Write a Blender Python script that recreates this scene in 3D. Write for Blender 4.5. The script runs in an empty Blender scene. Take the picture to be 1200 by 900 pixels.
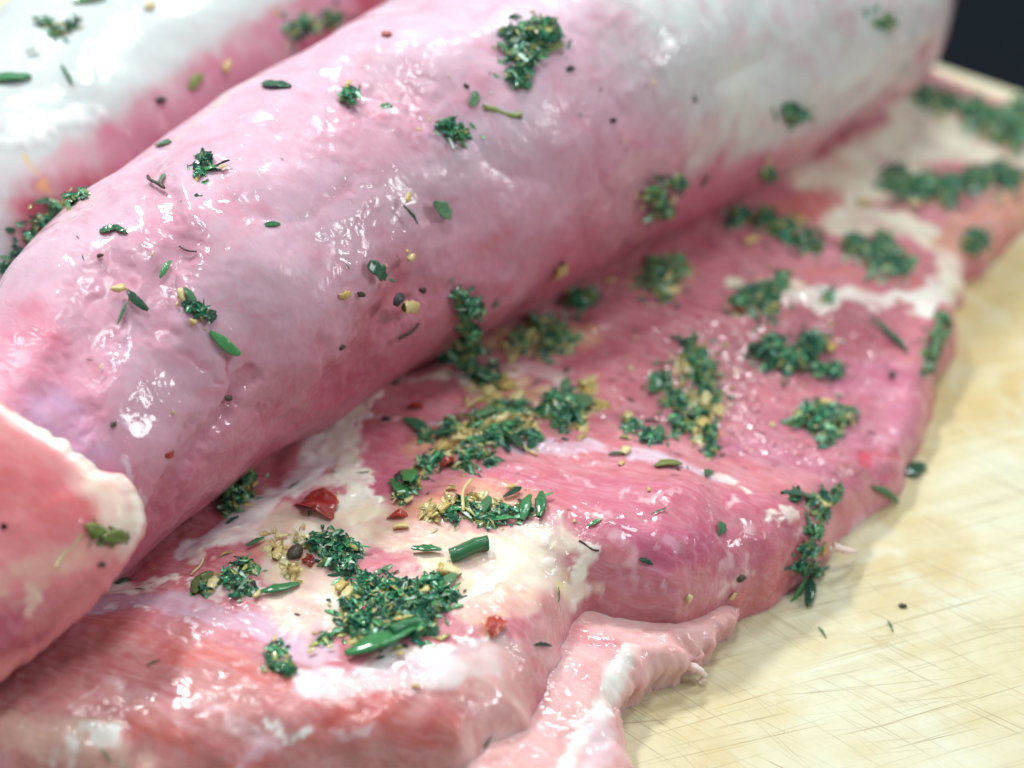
import bpy, math, random
import numpy as np
from mathutils import Vector, Matrix
from mathutils.bvhtree import BVHTree

random.seed(7); np.random.seed(7)
scene = bpy.context.scene
col = scene.collection

# ------------------------------------------------------------------ camera
PITCH = math.radians(38.0); DIST = 0.42; HFOV = math.radians(30.0)
FWD = np.array([0, math.cos(PITCH), -math.sin(PITCH)])
RIGHT = np.array([1.0, 0, 0]); UP = np.cross(RIGHT, FWD)
CAM = np.array([0, 0, 0.02]) - FWD * DIST
FPX = 600 / math.tan(HFOV / 2)
cd = bpy.data.cameras.new('camera'); cam = bpy.data.objects.new('camera', cd); col.objects.link(cam)
cam.location = CAM; cam.rotation_euler = (math.pi / 2 - PITCH, 0, 0)
cd.angle = HFOV; cd.clip_start = 0.01; cd.clip_end = 20
cd.dof.use_dof = True; cd.dof.focus_distance = 0.371
cd.dof.aperture_fstop = (cd.lens * 1e-3) / 0.0098
cd.dof.aperture_blades = 0
scene.camera = cam

# ------------------------------------------------------------------ world, lamps, exposure
w = bpy.data.worlds.new('World'); scene.world = w; w.use_nodes = True
bg = w.node_tree.nodes['Background']; bg.inputs[0].default_value = (0.80, 0.97, 1.0, 1); bg.inputs[1].default_value = 0.35
def area(name, loc, target, size, size_y, power, color):
    ld = bpy.data.lights.new(name, 'AREA'); ld.shape = 'RECTANGLE'; ld.size = size; ld.size_y = size_y
    ld.energy = power; ld.color = color
    o = bpy.data.objects.new(name, ld); col.objects.link(o); o.location = loc
    o.rotation_euler = (Vector(target) - Vector(loc)).to_track_quat('-Z', 'Y').to_euler()
    return o
LC = (0.94, 1.0, 0.99)
area('key_softbox', (-0.40, 0.52, 0.86), (0.0, 0.02, 0.02), 0.14, 0.11, 9.8, LC)
area('overhead_lamp', (-0.06, -0.06, 1.12), (0.0, 0.0, 0.02), 0.24, 0.24, 3.8, LC)
area('side_lamp', (0.84, -0.14, 0.56), (0.0, 0.02, 0.02), 0.20, 0.20, 3.0, LC)
area('back_glint_light', (0.16, 0.56, 0.98), (0.0, 0.02, 0.02), 0.20, 0.16, 4.2, LC)  # added light behind the meat, set to make glints on the slab
scene.view_settings.view_transform = 'Standard'
scene.view_settings.look = 'None'; scene.view_settings.gamma = 1
scene.view_settings.exposure = -0.03
scene.cycles.use_denoising = True
scene.cycles.max_bounces = 6
scene.cycles.sample_clamp_indirect = 4

# ------------------------------------------------------------------ maths helpers
def ray(px, py):
    d = FWD + RIGHT * ((px - 600) / FPX) + UP * ((450 - py) / FPX)
    return d / np.linalg.norm(d)
def at_z(px, py, z):                       # point of the place that lies at height z
    d = ray(px, py); return CAM + d * ((z - CAM[2]) / d[2])
def lin(c):
    c = np.array(c, float) / 255.0
    return np.where(c <= 0.04045, c / 12.92, ((c + 0.055) / 1.055) ** 2.4)
def _hash(ix, iy, iz, seed):
    h = (ix.astype(np.uint32) * np.uint32(374761393) + iy.astype(np.uint32) * np.uint32(668265263)
         + iz.astype(np.uint32) * np.uint32(2246822519) + np.uint32(seed * 3266489917 & 0xffffffff))
    h = (h ^ (h >> np.uint32(13))) * np.uint32(1274126177)
    h = h ^ (h >> np.uint32(16))
    return h.astype(np.float64) / 2147483648.0 - 1.0
def vnoise(P, scale, seed=0):              # value noise in [-1, 1]
    Q = P * scale + 1000.0
    I = np.floor(Q).astype(np.int64); F = Q - I; F = F * F * F * (F * (F * 6 - 15) + 10)
    x, y, z = I[..., 0], I[..., 1], I[..., 2]; fx, fy, fz = F[..., 0], F[..., 1], F[..., 2]
    out = 0
    for a in (0, 1):
        for b in (0, 1):
            for c in (0, 1):
                wgt = (fx if a else 1 - fx) * (fy if b else 1 - fy) * (fz if c else 1 - fz)
                out = out + wgt * _hash(x + a, y + b, z + c, seed)
    return out
def fbm(P, scale, octaves=3, seed=0, gain=0.5):
    s = 0; a = 1.0
    for k in range(octaves):
        s = s + a * vnoise(P, scale * 2.03 ** k, seed + k * 17); a *= gain
    return s
def smooth(x, a, b):
    t = np.clip((x - a) / (b - a + 1e-12), 0, 1); return t * t * (3 - 2 * t)
def poly_sdf(X, Y, poly):                  # positive inside
    p = np.array(poly); n = len(p); best = np.full(X.shape, 1e9); inside = np.zeros(X.shape, bool)
    for i in range(n):
        a = p[i]; b = p[(i + 1) % n]; e = b - a
        t = np.clip(((X - a[0]) * e[0] + (Y - a[1]) * e[1]) / (e @ e + 1e-12), 0, 1)
        best = np.minimum(best, np.hypot(X - a[0] - t * e[0], Y - a[1] - t * e[1]))
        cond = ((a[1] > Y) != (b[1] > Y)) & (X < (b[0] - a[0]) * (Y - a[1]) / (b[1] - a[1] + 1e-15) + a[0])
        inside ^= cond
    return np.where(inside, best, -best)
def rbf(pts, vals, X, Y, c=0.02):
    pts = np.array(pts); n = len(pts)
    K = np.sqrt(((pts[:, None] - pts[None]) ** 2).sum(-1) + c * c)
    A = np.zeros((n + 3, n + 3)); A[:n, :n] = K - 0.0006 * np.eye(n) * -1
    A[:n, n:] = A[n:, :n].T if False else np.c_[np.ones(n), pts]
    A[n:, :n] = np.c_[np.ones(n), pts].T
    s = np.linalg.solve(A, np.r_[np.array(vals), 0, 0, 0])
    out = s[n] + s[n + 1] * X + s[n + 2] * Y
    for i in range(n):
        out = out + s[i] * np.sqrt((X - pts[i, 0]) ** 2 + (Y - pts[i, 1]) ** 2 + c * c)
    return out

# ------------------------------------------------------------------ scene-graph helpers
def tag(o, label=None, cat=None, group=None, kind=None):
    if label: o['label'] = label
    if cat: o['category'] = cat
    if group: o['group'] = group
    if kind: o['kind'] = kind
    return o
def empty(name, loc):
    o = bpy.data.objects.new(name, None); o.empty_display_size = 0.005; col.objects.link(o); o.location = loc
    return o
def link(name, me, mat=None, parent=None):
    o = bpy.data.objects.new(name, me); col.objects.link(o)
    if mat and not me.materials: me.materials.append(mat)
    if parent:
        o.parent = parent; o.matrix_parent_inverse = Matrix.Translation(-parent.location)
    return o
def mesh_np(name, V, Q, smooth_shade=True):      # V (n,3), Q (m,4) or (m,3)
    me = bpy.data.meshes.new(name); k = Q.shape[1]
    me.vertices.add(len(V)); me.vertices.foreach_set('co', V.astype(np.float32).ravel())
    me.loops.add(Q.size); me.loops.foreach_set('vertex_index', Q.astype(np.int32).ravel())
    me.polygons.add(len(Q)); me.polygons.foreach_set('loop_start', np.arange(0, Q.size, k, dtype=np.int32))
    me.polygons.foreach_set('use_smooth', np.full(len(Q), smooth_shade))
    me.update(calc_edges=True); me.validate()
    return me
def grid_quads(nu, nv, wrap_v=False):
    i = np.arange(nu - 1)[:, None]; j = np.arange(nv if wrap_v else nv - 1)[None]
    jn = (j + 1) % nv
    q = np.stack([i * nv + j, (i + 1) * nv + j, (i + 1) * nv + jn, i * nv + jn], -1)
    return q.reshape(-1, 4)
def bvh_of(P, Q): return BVHTree.FromPolygons([tuple(v) for v in P], [tuple(int(k) for k in q) for q in Q])
def compact(V, Q):
    used = np.unique(Q); m = np.full(len(V), -1, np.int64); m[used] = np.arange(len(used))
    return V[used], m[Q], used

def set_attr(me, name, data):
    if data.ndim == 2:
        a = me.attributes.new(name, 'FLOAT_COLOR', 'POINT')
        a.data.foreach_set('color', np.c_[data, np.ones(len(data))].astype(np.float32).ravel())
    else:
        a = me.attributes.new(name, 'FLOAT', 'POINT'); a.data.foreach_set('value', data.astype(np.float32))

# ------------------------------------------------------------------ materials
class NT:
    def __init__(s, name):
        s.m = bpy.data.materials.new(name); s.m.use_nodes = True; s.t = s.m.node_tree
        s.b = s.t.nodes['Principled BSDF']
    def n(s, typ, **kw):
        x = s.t.nodes.new(typ)
        for k, v in kw.items():
            if k.startswith('i_'):
                x.inputs[int(k[2:]) if k[2:].isdigit() else k[2:].replace('_', ' ')].default_value = v
            else: setattr(x, k, v)
        return x
    def l(s, a, b): s.t.links.new(a, b)
    def noise(s, scale, detail=3, rough=0.55, vec=None, dist=0.0):
        x = s.n('ShaderNodeTexNoise'); x.inputs['Scale'].default_value = scale; x.inputs['Detail'].default_value = detail
        x.inputs['Roughness'].default_value = rough; x.inputs['Distortion'].default_value = dist
        if vec is not None: s.l(vec, x.inputs['Vector'])
        return x.outputs['Fac']
    def ramp(s, fac, stops):
        x = s.n('ShaderNodeValToRGB'); e = x.color_ramp.elements
        while len(e) < len(stops): e.new(0.5)
        for k, (p, c) in enumerate(stops):
            e[k].position = p; e[k].color = tuple(c) + (1,) if len(c) == 3 else c
        s.l(fac, x.inputs[0]); return x.outputs[0]
    def mix(s, fac, a, b, mode='MIX'):
        x = s.n('ShaderNodeMix'); x.data_type = 'RGBA'; x.blend_type = mode
        for v, i in ((fac, 0), (a, 6), (b, 7)):
            if hasattr(v, 'node'): s.l(v, x.inputs[i])
            else: x.inputs[i].default_value = v
        return x.outputs[2]
    def math(s, op, a, b=0.0):
        x = s.n('ShaderNodeMath', operation=op)
        for v, i in ((a, 0), (b, 1)):
            if hasattr(v, 'node'): s.l(v, x.inputs[i])
            else: x.inputs[i].default_value = v
        return x.outputs[0]
    def bump(s, h, strength, dist, normal=None):
        x = s.n('ShaderNodeBump'); x.inputs['Strength'].default_value = strength; x.inputs['Distance'].default_value = dist
        s.l(h, x.inputs['Height'])
        if normal is not None: s.l(normal, x.inputs['Normal'])
        return x.outputs[0]
    def mapped(s, rot=(0, 0, 0), scale=(1, 1, 1)):
        tc = s.n('ShaderNodeTexCoord'); src = tc.outputs['Object']
        if any(rot):
            m0 = s.n('ShaderNodeMapping'); m0.inputs['Rotation'].default_value = rot; s.l(src, m0.inputs['Vector']); src = m0.outputs[0]
        if tuple(scale) == (1, 1, 1): return src
        m = s.n('ShaderNodeMapping'); m.inputs['Scale'].default_value = scale
        s.l(src, m.inputs['Vector']); return m.outputs[0]

def meat_material(name, fibre_rot, wrinkle=1.0, glitter=1.0, coat=0.9, fibre=1.0, web_amt=0.1, mottle=0.45):
    T = NT(name); b = T.b
    at = T.n('ShaderNodeAttribute', attribute_name='Col').outputs['Color']
    fat = T.n('ShaderNodeAttribute', attribute_name='fat').outputs['Fac']
    obj = T.mapped()
    fib = T.mapped((0, 0, fibre_rot), (75, 430, 300))
    f1 = T.noise(1.0, 5, 0.65, fib, 1.4)
    # muscle fibres and pale membrane threads
    c = T.mix(T.math('MULTIPLY', T.ramp(f1, [(0.42, (0, 0, 0)), (0.75, (1, 1, 1))]), 0.34 * fibre), at, (*lin((232, 196, 202)), 1))
    mott = T.noise(120, 5, 0.6, obj, 0.8)
    c = T.mix(mottle, c, T.ramp(mott, [(0.28, lin((186, 140, 148))), (0.5, (0.5, 0.5, 0.5)), (0.72, lin((205, 205, 205)))]), 'OVERLAY')
    web = T.n('ShaderNodeTexVoronoi', feature='DISTANCE_TO_EDGE'); web.inputs['Scale'].default_value = 105
    wv = T.n('ShaderNodeVectorMath', operation='ADD')
    wn = T.n('ShaderNodeTexNoise'); wn.inputs['Scale'].default_value = 90; wn.inputs['Detail'].default_value = 4
    T.l(obj, wn.inputs['Vector'])
    sc = T.n('ShaderNodeVectorMath', operation='SCALE'); sc.inputs[3].default_value = 0.022; T.l(wn.outputs['Color'], sc.inputs[0])
    T.l(obj, wv.inputs[0]); T.l(sc.outputs[0], wv.inputs[1]); T.l(wv.outputs[0], web.inputs['Vector'])
    wm = T.ramp(web.outputs['Distance'], [(0.0, (1, 1, 1)), (0.09, (0, 0, 0))])
    wm2 = T.math('MULTIPLY', wm, T.ramp(T.noise(38, 2, 0.5, obj), [(0.5, (0, 0, 0)), (0.68, (1, 1, 1))]))
    c = T.mix(T.math('MULTIPLY', wm2, web_amt), c, (*lin((226, 206, 204)), 1))
    T.l(c, b.inputs['Base Color'])
    b.inputs['Subsurface Weight'].default_value = 0.55
    b.inputs['Subsurface Radius'].default_value = (1.0, 0.32, 0.26)
    b.inputs['Subsurface Scale'].default_value = 0.0022
    b.inputs['Roughness'].default_value = 0.46
    b.inputs['Specular IOR Level'].default_value = 0.12
    b.inputs['Coat Weight'].default_value = coat; b.inputs['Coat IOR'].default_value = 1.45
    wr = T.noise(310, 2, 0.45, T.mapped((0.2, 0.1, fibre_rot), (0.8, 1.3, 1.1)), 0.8)
    patch = T.ramp(T.noise(46, 3, 0.6, obj), [(0.36, (0.10,) * 3), (0.58, (1, 1, 1))])
    wet = T.noise(30, 4, 0.65, obj, 0.6)
    T.l(T.ramp(wet, [(0.42, (0.30,) * 3), (0.56, (0.05,) * 3)]), b.inputs['Coat Roughness'])
    T.l(T.ramp(wet, [(0.40, (0.25 * coat,) * 3), (0.54, (coat,) * 3)]), b.inputs['Coat Weight'])
    h2 = T.math('MULTIPLY', wr, patch)
    n1 = T.bump(f1, 0.16 * fibre, 0.0005)
    T.l(T.bump(h2, 0.2 * wrinkle, 0.0008, n1), b.inputs['Normal'])
    T.l(T.bump(h2, 1.0 * glitter, 0.00036), b.inputs['Coat Normal'])
    return T.m

def simple_wet(name, cols, scale, rough=0.28, sss=0.0, coat=0.5, bump=0.5, bscale=1400, spread=0.35):
    T = NT(name); b = T.b; obj = T.mapped()
    oi = T.n('ShaderNodeObjectInfo').outputs['Random']
    n = T.math('ADD', T.noise(scale, 3, 0.6, obj), T.math('MULTIPLY', T.math('SUBTRACT', oi, 0.5), spread))
    k = len(cols)
    T.l(T.ramp(n, [(0.25 + 0.5 * i / (k - 1), lin(c)) for i, c in enumerate(cols)]), b.inputs['Base Color'])
    b.inputs['Roughness'].default_value = rough
    b.inputs['Coat Weight'].default_value = coat; b.inputs['Coat Roughness'].default_value = 0.12
    b.inputs['Subsurface Weight'].default_value = sss; b.inputs['Subsurface Radius'].default_value = (1, 0.6, 0.3); b.inputs['Subsurface Scale'].default_value = 0.0015
    T.l(T.bump(T.noise(bscale, 2, 0.5, obj), bump, 0.0003), b.inputs['Normal'])
    return T.m

M = {}
AX = math.radians(40)
M['roll'] = meat_material('roll_meat', AX, 1.0, 1.15, 0.9, 0.55, 0.06)
M['slab'] = meat_material('slab_meat', math.radians(25), 0.9, 2.0, 0.9, 1.0, 0.14)
M['loin'] = meat_material('loin_fat', AX, 0.5, 0.6, 0.7, 0.3, 0.0, 0.3)
M['end'] = meat_material('end_meat', 0.3, 0.3, 0.5, 0.3, 0.6, 0.0, 0.3)
M['leaf'] = simple_wet('chopped_leaf', [(20, 66, 50), (38, 104, 72), (70, 138, 92), (124, 166, 122)], 420, 0.34, 0.0, 0.45, 0.8, 1600, 0.5)
M['leaf2'] = simple_wet('bright_leaf', [(18, 84, 48), (36, 130, 66), (88, 164, 90)], 300, 0.25, 0.1, 0.6, 0.4)
T = NT('herb_flake'); b = T.b; obj = T.mapped()
tint = T.n('ShaderNodeAttribute', attribute_name='Col').outputs['Color']
T.l(T.mix(0.6, tint, T.ramp(T.noise(700, 2, 0.6, obj), [(0.3, (0.25,) * 3), (0.7, (0.75,) * 3)]), 'OVERLAY'), b.inputs['Base Color'])
b.inputs['Roughness'].default_value = 0.36; b.inputs['Coat Weight'].default_value = 1.0; b.inputs['Coat Roughness'].default_value = 0.10
T.l(T.bump(T.noise(1800, 2, 0.5, obj), 0.7, 0.0003), b.inputs['Normal']); M['flake'] = T.m
M['mash'] = simple_wet('herb_mash', [(14, 62, 50), (24, 92, 70), (60, 130, 84), (160, 160, 90), (206, 190, 130)], 520, 0.22, 0.0, 0.8, 0.9, 2200, 0.12)
M['olive'] = simple_wet('olive_leaf', [(70, 86, 36), (112, 128, 58), (150, 158, 92)], 300, 0.35, 0.1, 0.4, 0.4)
M['garlic'] = simple_wet('garlic_zest', [(190, 156, 76), (212, 188, 118), (228, 216, 170)], 300, 0.3, 0.5, 0.5, 0.4)
M['chilli'] = simple_wet('chilli', [(110, 16, 8), (160, 30, 18), (200, 74, 40)], 360, 0.18, 0.6, 0.7, 0.4)
M['twig'] = simple_wet('dark_twig', [(26, 26, 24), (52, 48, 38), (84, 72, 56)], 500, 0.4, 0.0, 0.3, 0.4)
T = NT('oil_bead'); T.b.inputs['Base Color'].default_value = (*lin((190, 112, 126)), 1); T.b.inputs['Roughness'].default_value = 0.07
T.b.inputs['IOR'].default_value = 1.6; T.b.inputs['Coat Weight'].default_value = 1; T.b.inputs['Coat Roughness'].default_value = 0.05; M['oil'] = T.m

# where the board lies
e0 = at_z(1110, 74, 0)[:2]; e1 = at_z(1200, 104, 0)[:2]
ed = (e1 - e0) / np.linalg.norm(e1 - e0); en = np.array([ed[1], -ed[0]])
if en[1] > 0: en = -en
o_ = e0 + ed * 0.17
crn = [o_, o_ - ed * 0.62, o_ - ed * 0.62 + en * 0.62, o_ + en * 0.62]
ctr = np.mean(crn, 0)

# board: pale worn wood with knife scratches and oily stains
T = NT('worn_board'); b = T.b
obj = T.mapped()
grain = T.noise(1.0, 5, 0.6, T.mapped((0, 0, math.radians(-20)), (9, 150, 20)), 0.4)
c = T.ramp(grain, [(0.25, lin((194, 182, 148))), (0.5, lin((206, 197, 168))), (0.75, lin((210, 206, 186)))])
st = T.noise(26, 4, 0.62, obj, 0.7)
c = T.mix(T.math('MULTIPLY', T.ramp(st, [(0.46, (0, 0, 0)), (0.70, (1, 1, 1))]), 0.6), c, (*lin((196, 172, 116)), 1))
st2 = T.noise(60, 4, 0.6, obj, 1.2)
c = T.mix(T.math('MULTIPLY', T.ramp(st2, [(0.60, (0, 0, 0)), (0.76, (1, 1, 1))]), 0.35), c, (*lin((178, 146, 88)), 1))
pale = T.noise(17, 3, 0.6, T.mapped((0, 0, 0.5), (1, 1.6, 1)), 0.5)
c = T.mix(T.math('MULTIPLY', T.ramp(pale, [(0.5, (0, 0, 0)), (0.75, (1, 1, 1))]), 0.6), c, (*lin((206, 210, 198)), 1))
for (bx_, by_, br_, ba_) in [(1150, 400, .035, .8), (1110, 480, .022, .7), (1180, 330, .03, .7), (1030, 690, .02, .5), (1090, 640, .018, .45), (760, 880, .02, .4), (860, 830, .016, .35), (1010, 560, .02, .4)]:
    q_ = at_z(bx_, by_, 0); vd = T.n('ShaderNodeVectorMath', operation='DISTANCE'); vd.inputs[1].default_value = (q_[0] - ctr[0], q_[1] - ctr[1], 0)
    T.l(obj, vd.inputs[0])
    f_ = T.math('SUBTRACT', 1.0, T.math('DIVIDE', vd.outputs['Value'], br_))
    f_ = T.math('ADD', f_, T.math('MULTIPLY', T.math('SUBTRACT', T.noise(75, 4, 0.65, obj, 0.8), 0.5), 2.2))
    c = T.mix(T.math('MULTIPLY', T.ramp(f_, [(0.15, (0, 0, 0)), (0.75, (1, 1, 1))]), ba_), c, (*lin((192, 166, 112)), 1))
hs = None
for k, (a, s1, s2, lo) in enumerate([(0.62, 34, 2600, 0.665), (-0.36, 22, 2300, 0.665), (-0.28, 26, 2100, 0.67), (0.74, 30, 2500, 0.67), (-0.12, 20, 2000, 0.675), (0.95, 34, 2600, 0.685)]):
    v = T.mapped((0, 0, a), (s1, s2, 1)); nn = T.noise(1.0, 1, 0.4, v, 0.05)
    r_ = T.ramp(nn, [(lo, (0, 0, 0)), (lo + 0.07, (1, 1, 1))])
    hs = r_ if hs is None else T.math('MAXIMUM', hs, r_)
c = T.mix(T.math('MULTIPLY', hs, T.math('MULTIPLY', T.ramp(T.noise(70, 3, 0.6, obj), [(0.3, (0.15,) * 3), (0.6, (1, 1, 1))]), 0.7)), c, (*lin((150, 128, 92)), 1))
T.l(c, b.inputs['Base Color']); b.inputs['Roughness'].default_value = 0.55
inv = T.math('SUBTRACT', 1.0, hs)
T.l(T.bump(inv, 0.3, 0.0002, T.bump(grain, 0.25, 0.0005)), b.inputs['Normal'])
M['board'] = T.m
T = NT('dark_counter'); b = T.b
T.l(T.ramp(T.noise(60, 3), [(0.3, lin((10, 15, 20))), (0.7, lin((13, 19, 25)))]), b.inputs['Base Color'])
b.inputs['Roughness'].default_value = 0.85; b.inputs['Specular IOR Level'].default_value = 0.08; M['dark'] = T.m
T = NT('scratch_groove'); T.b.inputs['Base Color'].default_value = (*lin((136, 116, 80)), 1); T.b.inputs['Roughness'].default_value = 0.7; M['scratch'] = T.m

# ------------------------------------------------------------------ setting: counter and board
def box_mesh(name, corners, z0, z1, bev=0.004):
    import bmesh
    bm = bmesh.new(); vs = [bm.verts.new((c[0], c[1], z0)) for c in corners]; f = bm.faces.new(vs)
    r_ = bmesh.ops.extrude_face_region(bm, geom=[f])
    for v in r_['geom']:
        if isinstance(v, bmesh.types.BMVert): v.co.z = z1
    bmesh.ops.recalc_face_normals(bm, faces=bm.faces)
    bmesh.ops.bevel(bm, geom=bm.edges[:], offset=bev, segments=4, affect='EDGES', profile=0.5)
    me = bpy.data.meshes.new(name); bm.to_mesh(me); bm.free()
    for p in me.polygons: p.use_smooth = False
    return me
board = link('cutting_board', box_mesh('cutting_board', [c - ctr for c in crn], -0.03, 0.0), M['board'])
board.location = (ctr[0], ctr[1], 0)
tag(board, 'pale worn wooden cutting board with knife scratches and yellow oil stains under the meat', 'cutting board')
S_ = 4.0
cm = mesh_np('countertop', np.array([[-S_, -S_, 0], [S_, -S_, 0], [S_, S_, 0], [-S_, S_, 0]], float), np.array([[0, 1, 2, 3]]), False)
ct = link('countertop', cm, M['dark']); ct.location = (0, 0, -0.0305); tag(ct, kind='structure')

# ------------------------------------------------------------------ painting a piece of meat with its own colours, plus some light and shade
def paint(V, colr, fat, disp, bvh, strokes, warp=0.0016, seed=3, sharp=1.0):
    W = np.stack([fbm(V, 150, 4, seed + 5 * k, 0.6) for k in range(3)], -1) * warp
    wvar = 1 + 0.55 * np.clip(fbm(V, 95, 2, seed + 71), -1, 1)
    VW = V + W
    Vs = V @ np.array([[.82, -.57, 0], [.57, .82, 0], [0, 0, 1]]).T * np.array([.35, 1.3, 1])
    streak = fbm(Vs, 260, 3, seed + 41)
    for s in strokes:
        pts, wpx, c, st = s[:4]; soft = (s[4] if len(s) > 4 else 0.6) * sharp; dz = s[5] if len(s) > 5 else 0.0; isfat = s[6] if len(s) > 6 else None
        P3 = []
        for i in range(len(pts)):
            a = pts[i]; b_ = pts[min(i + 1, len(pts) - 1)]
            m = max(1, int(math.hypot(b_[0] - a[0], b_[1] - a[1]) / 22))
            for k in range(m):
                q = (a[0] + (b_[0] - a[0]) * k / m, a[1] + (b_[1] - a[1]) * k / m)
                h = bvh.ray_cast(Vector(CAM), Vector(ray(*q)))
                if h[0] is not None: P3.append(np.array(h[0]))
        if not P3: continue
        P3 = np.array(P3); d0 = np.linalg.norm(P3.mean(0) - CAM); wm = 0.5 * wpx * d0 / FPX
        R = wm * 1.55 * (1 + soft) + warp * 2
        lo = P3.min(0) - R; hi = P3.max(0) + R
        idx = np.where(np.all((VW > lo) & (VW < hi), 1))[0]
        if not len(idx): continue
        X = VW[idx]; dd = np.full(len(idx), 1e9)
        for i in range(max(1, len(P3) - 1)):
            a = P3[i]; e = P3[min(i + 1, len(P3) - 1)] - a; L = e @ e
            if L > (0.02 ** 2): e = e * 0; L = 1
            t = np.clip((X - a) @ e / (L + 1e-14), 0, 1)
            dd = np.minimum(dd, np.linalg.norm(X - a - t[:, None] * e, axis=1))
        ww = wm * (wvar[idx] if wpx < 40 else 1.0)
        wgt = 1 - smooth(dd, ww * (1 - soft), ww * (1 + soft))
        wsm = wgt * st
        wgt = np.clip(wgt * st * (0.92 + 0.34 * streak[idx]), 0, 1)
        colr[idx] = colr[idx] * (1 - wgt[:, None]) + lin(c) * wgt[:, None]
        if isfat is not None: fat[idx] = fat[idx] * (1 - wgt) + isfat * wgt
        disp[idx] += wsm * dz * (0.45 if dz > 0 and wpx < 60 else 1.0)
    return colr, fat, disp

# ------------------------------------------------------------------ swept pieces (loins)
def swept(stations, zbase, n_u, n_v, cap_end=True, cap_start=True, flat=1.0):
    C = []; Rr = []
    for (px, py, r, zb) in stations:
        d = ray(px, py); R = 0.03
        for _ in range(30):
            z = zb + R * flat; t = (z - CAM[2]) / d[2]; R = r * t / FPX
        C.append(CAM + d * t); Rr.append(R)
    C = np.array(C); Rr = np.array(Rr)
    # Catmull-Rom resample
    s = np.r_[0, np.cumsum(np.linalg.norm(np.diff(C, axis=0), axis=1))]
    u = np.linspace(0, s[-1], n_u)
    def cr(Y):
        m = np.gradient(Y, s, axis=0); k = np.clip(np.searchsorted(s, u) - 1, 0, len(s) - 2)
        h = (s[k + 1] - s[k]); t = (u - s[k]) / h
        if Y.ndim > 1: h = h[:, None]; t = t[:, None]
        return ((2*t**3 - 3*t**2 + 1) * Y[k] + (t**3 - 2*t**2 + t) * h * m[k] + (-2*t**3 + 3*t**2) * Y[k+1] + (t**3 - t**2) * h * m[k+1])
    Cu = cr(C); Ru = cr(Rr)
    Tn = np.gradient(Cu, axis=0); Tn /= np.linalg.norm(Tn, axis=1)[:, None]
    nc = 46
    def cap(c, r, t, sgn):
        a = np.linspace(0, math.pi / 2 * 0.995, nc)[1:]
        return c + sgn * t * (r * np.sin(a))[:, None], r * np.cos(a), np.repeat(t[None], nc - 1, 0)
    if cap_end:
        c, r, t = cap(Cu[-1], Ru[-1], Tn[-1], 1); Cu = np.r_[Cu, c]; Ru = np.r_[Ru, r]; Tn = np.r_[Tn, t]
    if cap_start:
        c, r, t = cap(Cu[0], Ru[0], Tn[0], -1); Cu = np.r_[c[::-1], Cu]; Ru = np.r_[r[::-1], Ru]; Tn = np.r_[t[::-1], Tn]
    A = np.cross(Tn, [0, 0, 1.0]); A /= np.linalg.norm(A, axis=1)[:, None]; B = np.cross(A, Tn)
    v = np.linspace(0, 2 * math.pi, n_v, endpoint=False)
    N = A[:, None] * np.cos(v)[None, :, None] + B[:, None] * np.sin(v)[None, :, None]
    P = Cu[:, None] + N * Ru[:, None, None] * np.array([1, 1, flat])
    return P, N, v, Ru

PINK = (198, 112, 140); RED = (188, 76, 88); SALMON = (206, 124, 114); DULL = (176, 108, 106); FAT = (232, 224, 206)
CREAM = (228, 206, 180); LILAC = (208, 184, 200); WHITE = (233, 234, 230); YEL = (226, 204, 140)

# --- the rolled loin across the middle
ZR = 0.0125
st_roll = [(-90, 640, 146, ZR), (72, 530, 158, ZR), (206, 393, 183, ZR), (326, 315, 188, ZR), (440, 242, 191, ZR), (553, 178, 192, ZR),
           (705, 98, 189, ZR - .001), (868, 28, 174, ZR - .003), (962, -6, 150, ZR - .004)]
P, N, vang, Ru = swept(st_roll, ZR, 860, 400)
nu, nv = P.shape[:2]
V = P.reshape(-1, 3); Nn = N.reshape(-1, 3)
Q = grid_quads(nu, nv, True)
dsp = 0.0024 * fbm(V, 20, 2, 11) + 0.0016 * np.abs(fbm(V, 34, 2, 14)) + 0.00035 * fbm(V, 95, 2, 23) + 0.00006 * fbm(V, 300, 2, 31)
V0 = V + Nn * dsp[:, None]
step = 3
iu = np.arange(0, nu, 2); iv = np.arange(0, nv, 2)
roll_bvh = bvh_of(V0.reshape(nu, nv, 3)[iu][:, iv].reshape(-1, 3), grid_quads(len(iu), len(iv), True))
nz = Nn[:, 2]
topc = lin((211, 170, 188)); lowc = lin((198, 112, 132))  # redder underside: partly the meat's own pink, partly shade put into the colour
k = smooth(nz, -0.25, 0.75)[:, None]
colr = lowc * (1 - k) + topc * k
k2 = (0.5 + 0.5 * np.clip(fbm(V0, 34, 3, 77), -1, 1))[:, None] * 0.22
colr = colr * (1 - k2) + lin((206, 142, 164)) * k2
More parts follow.
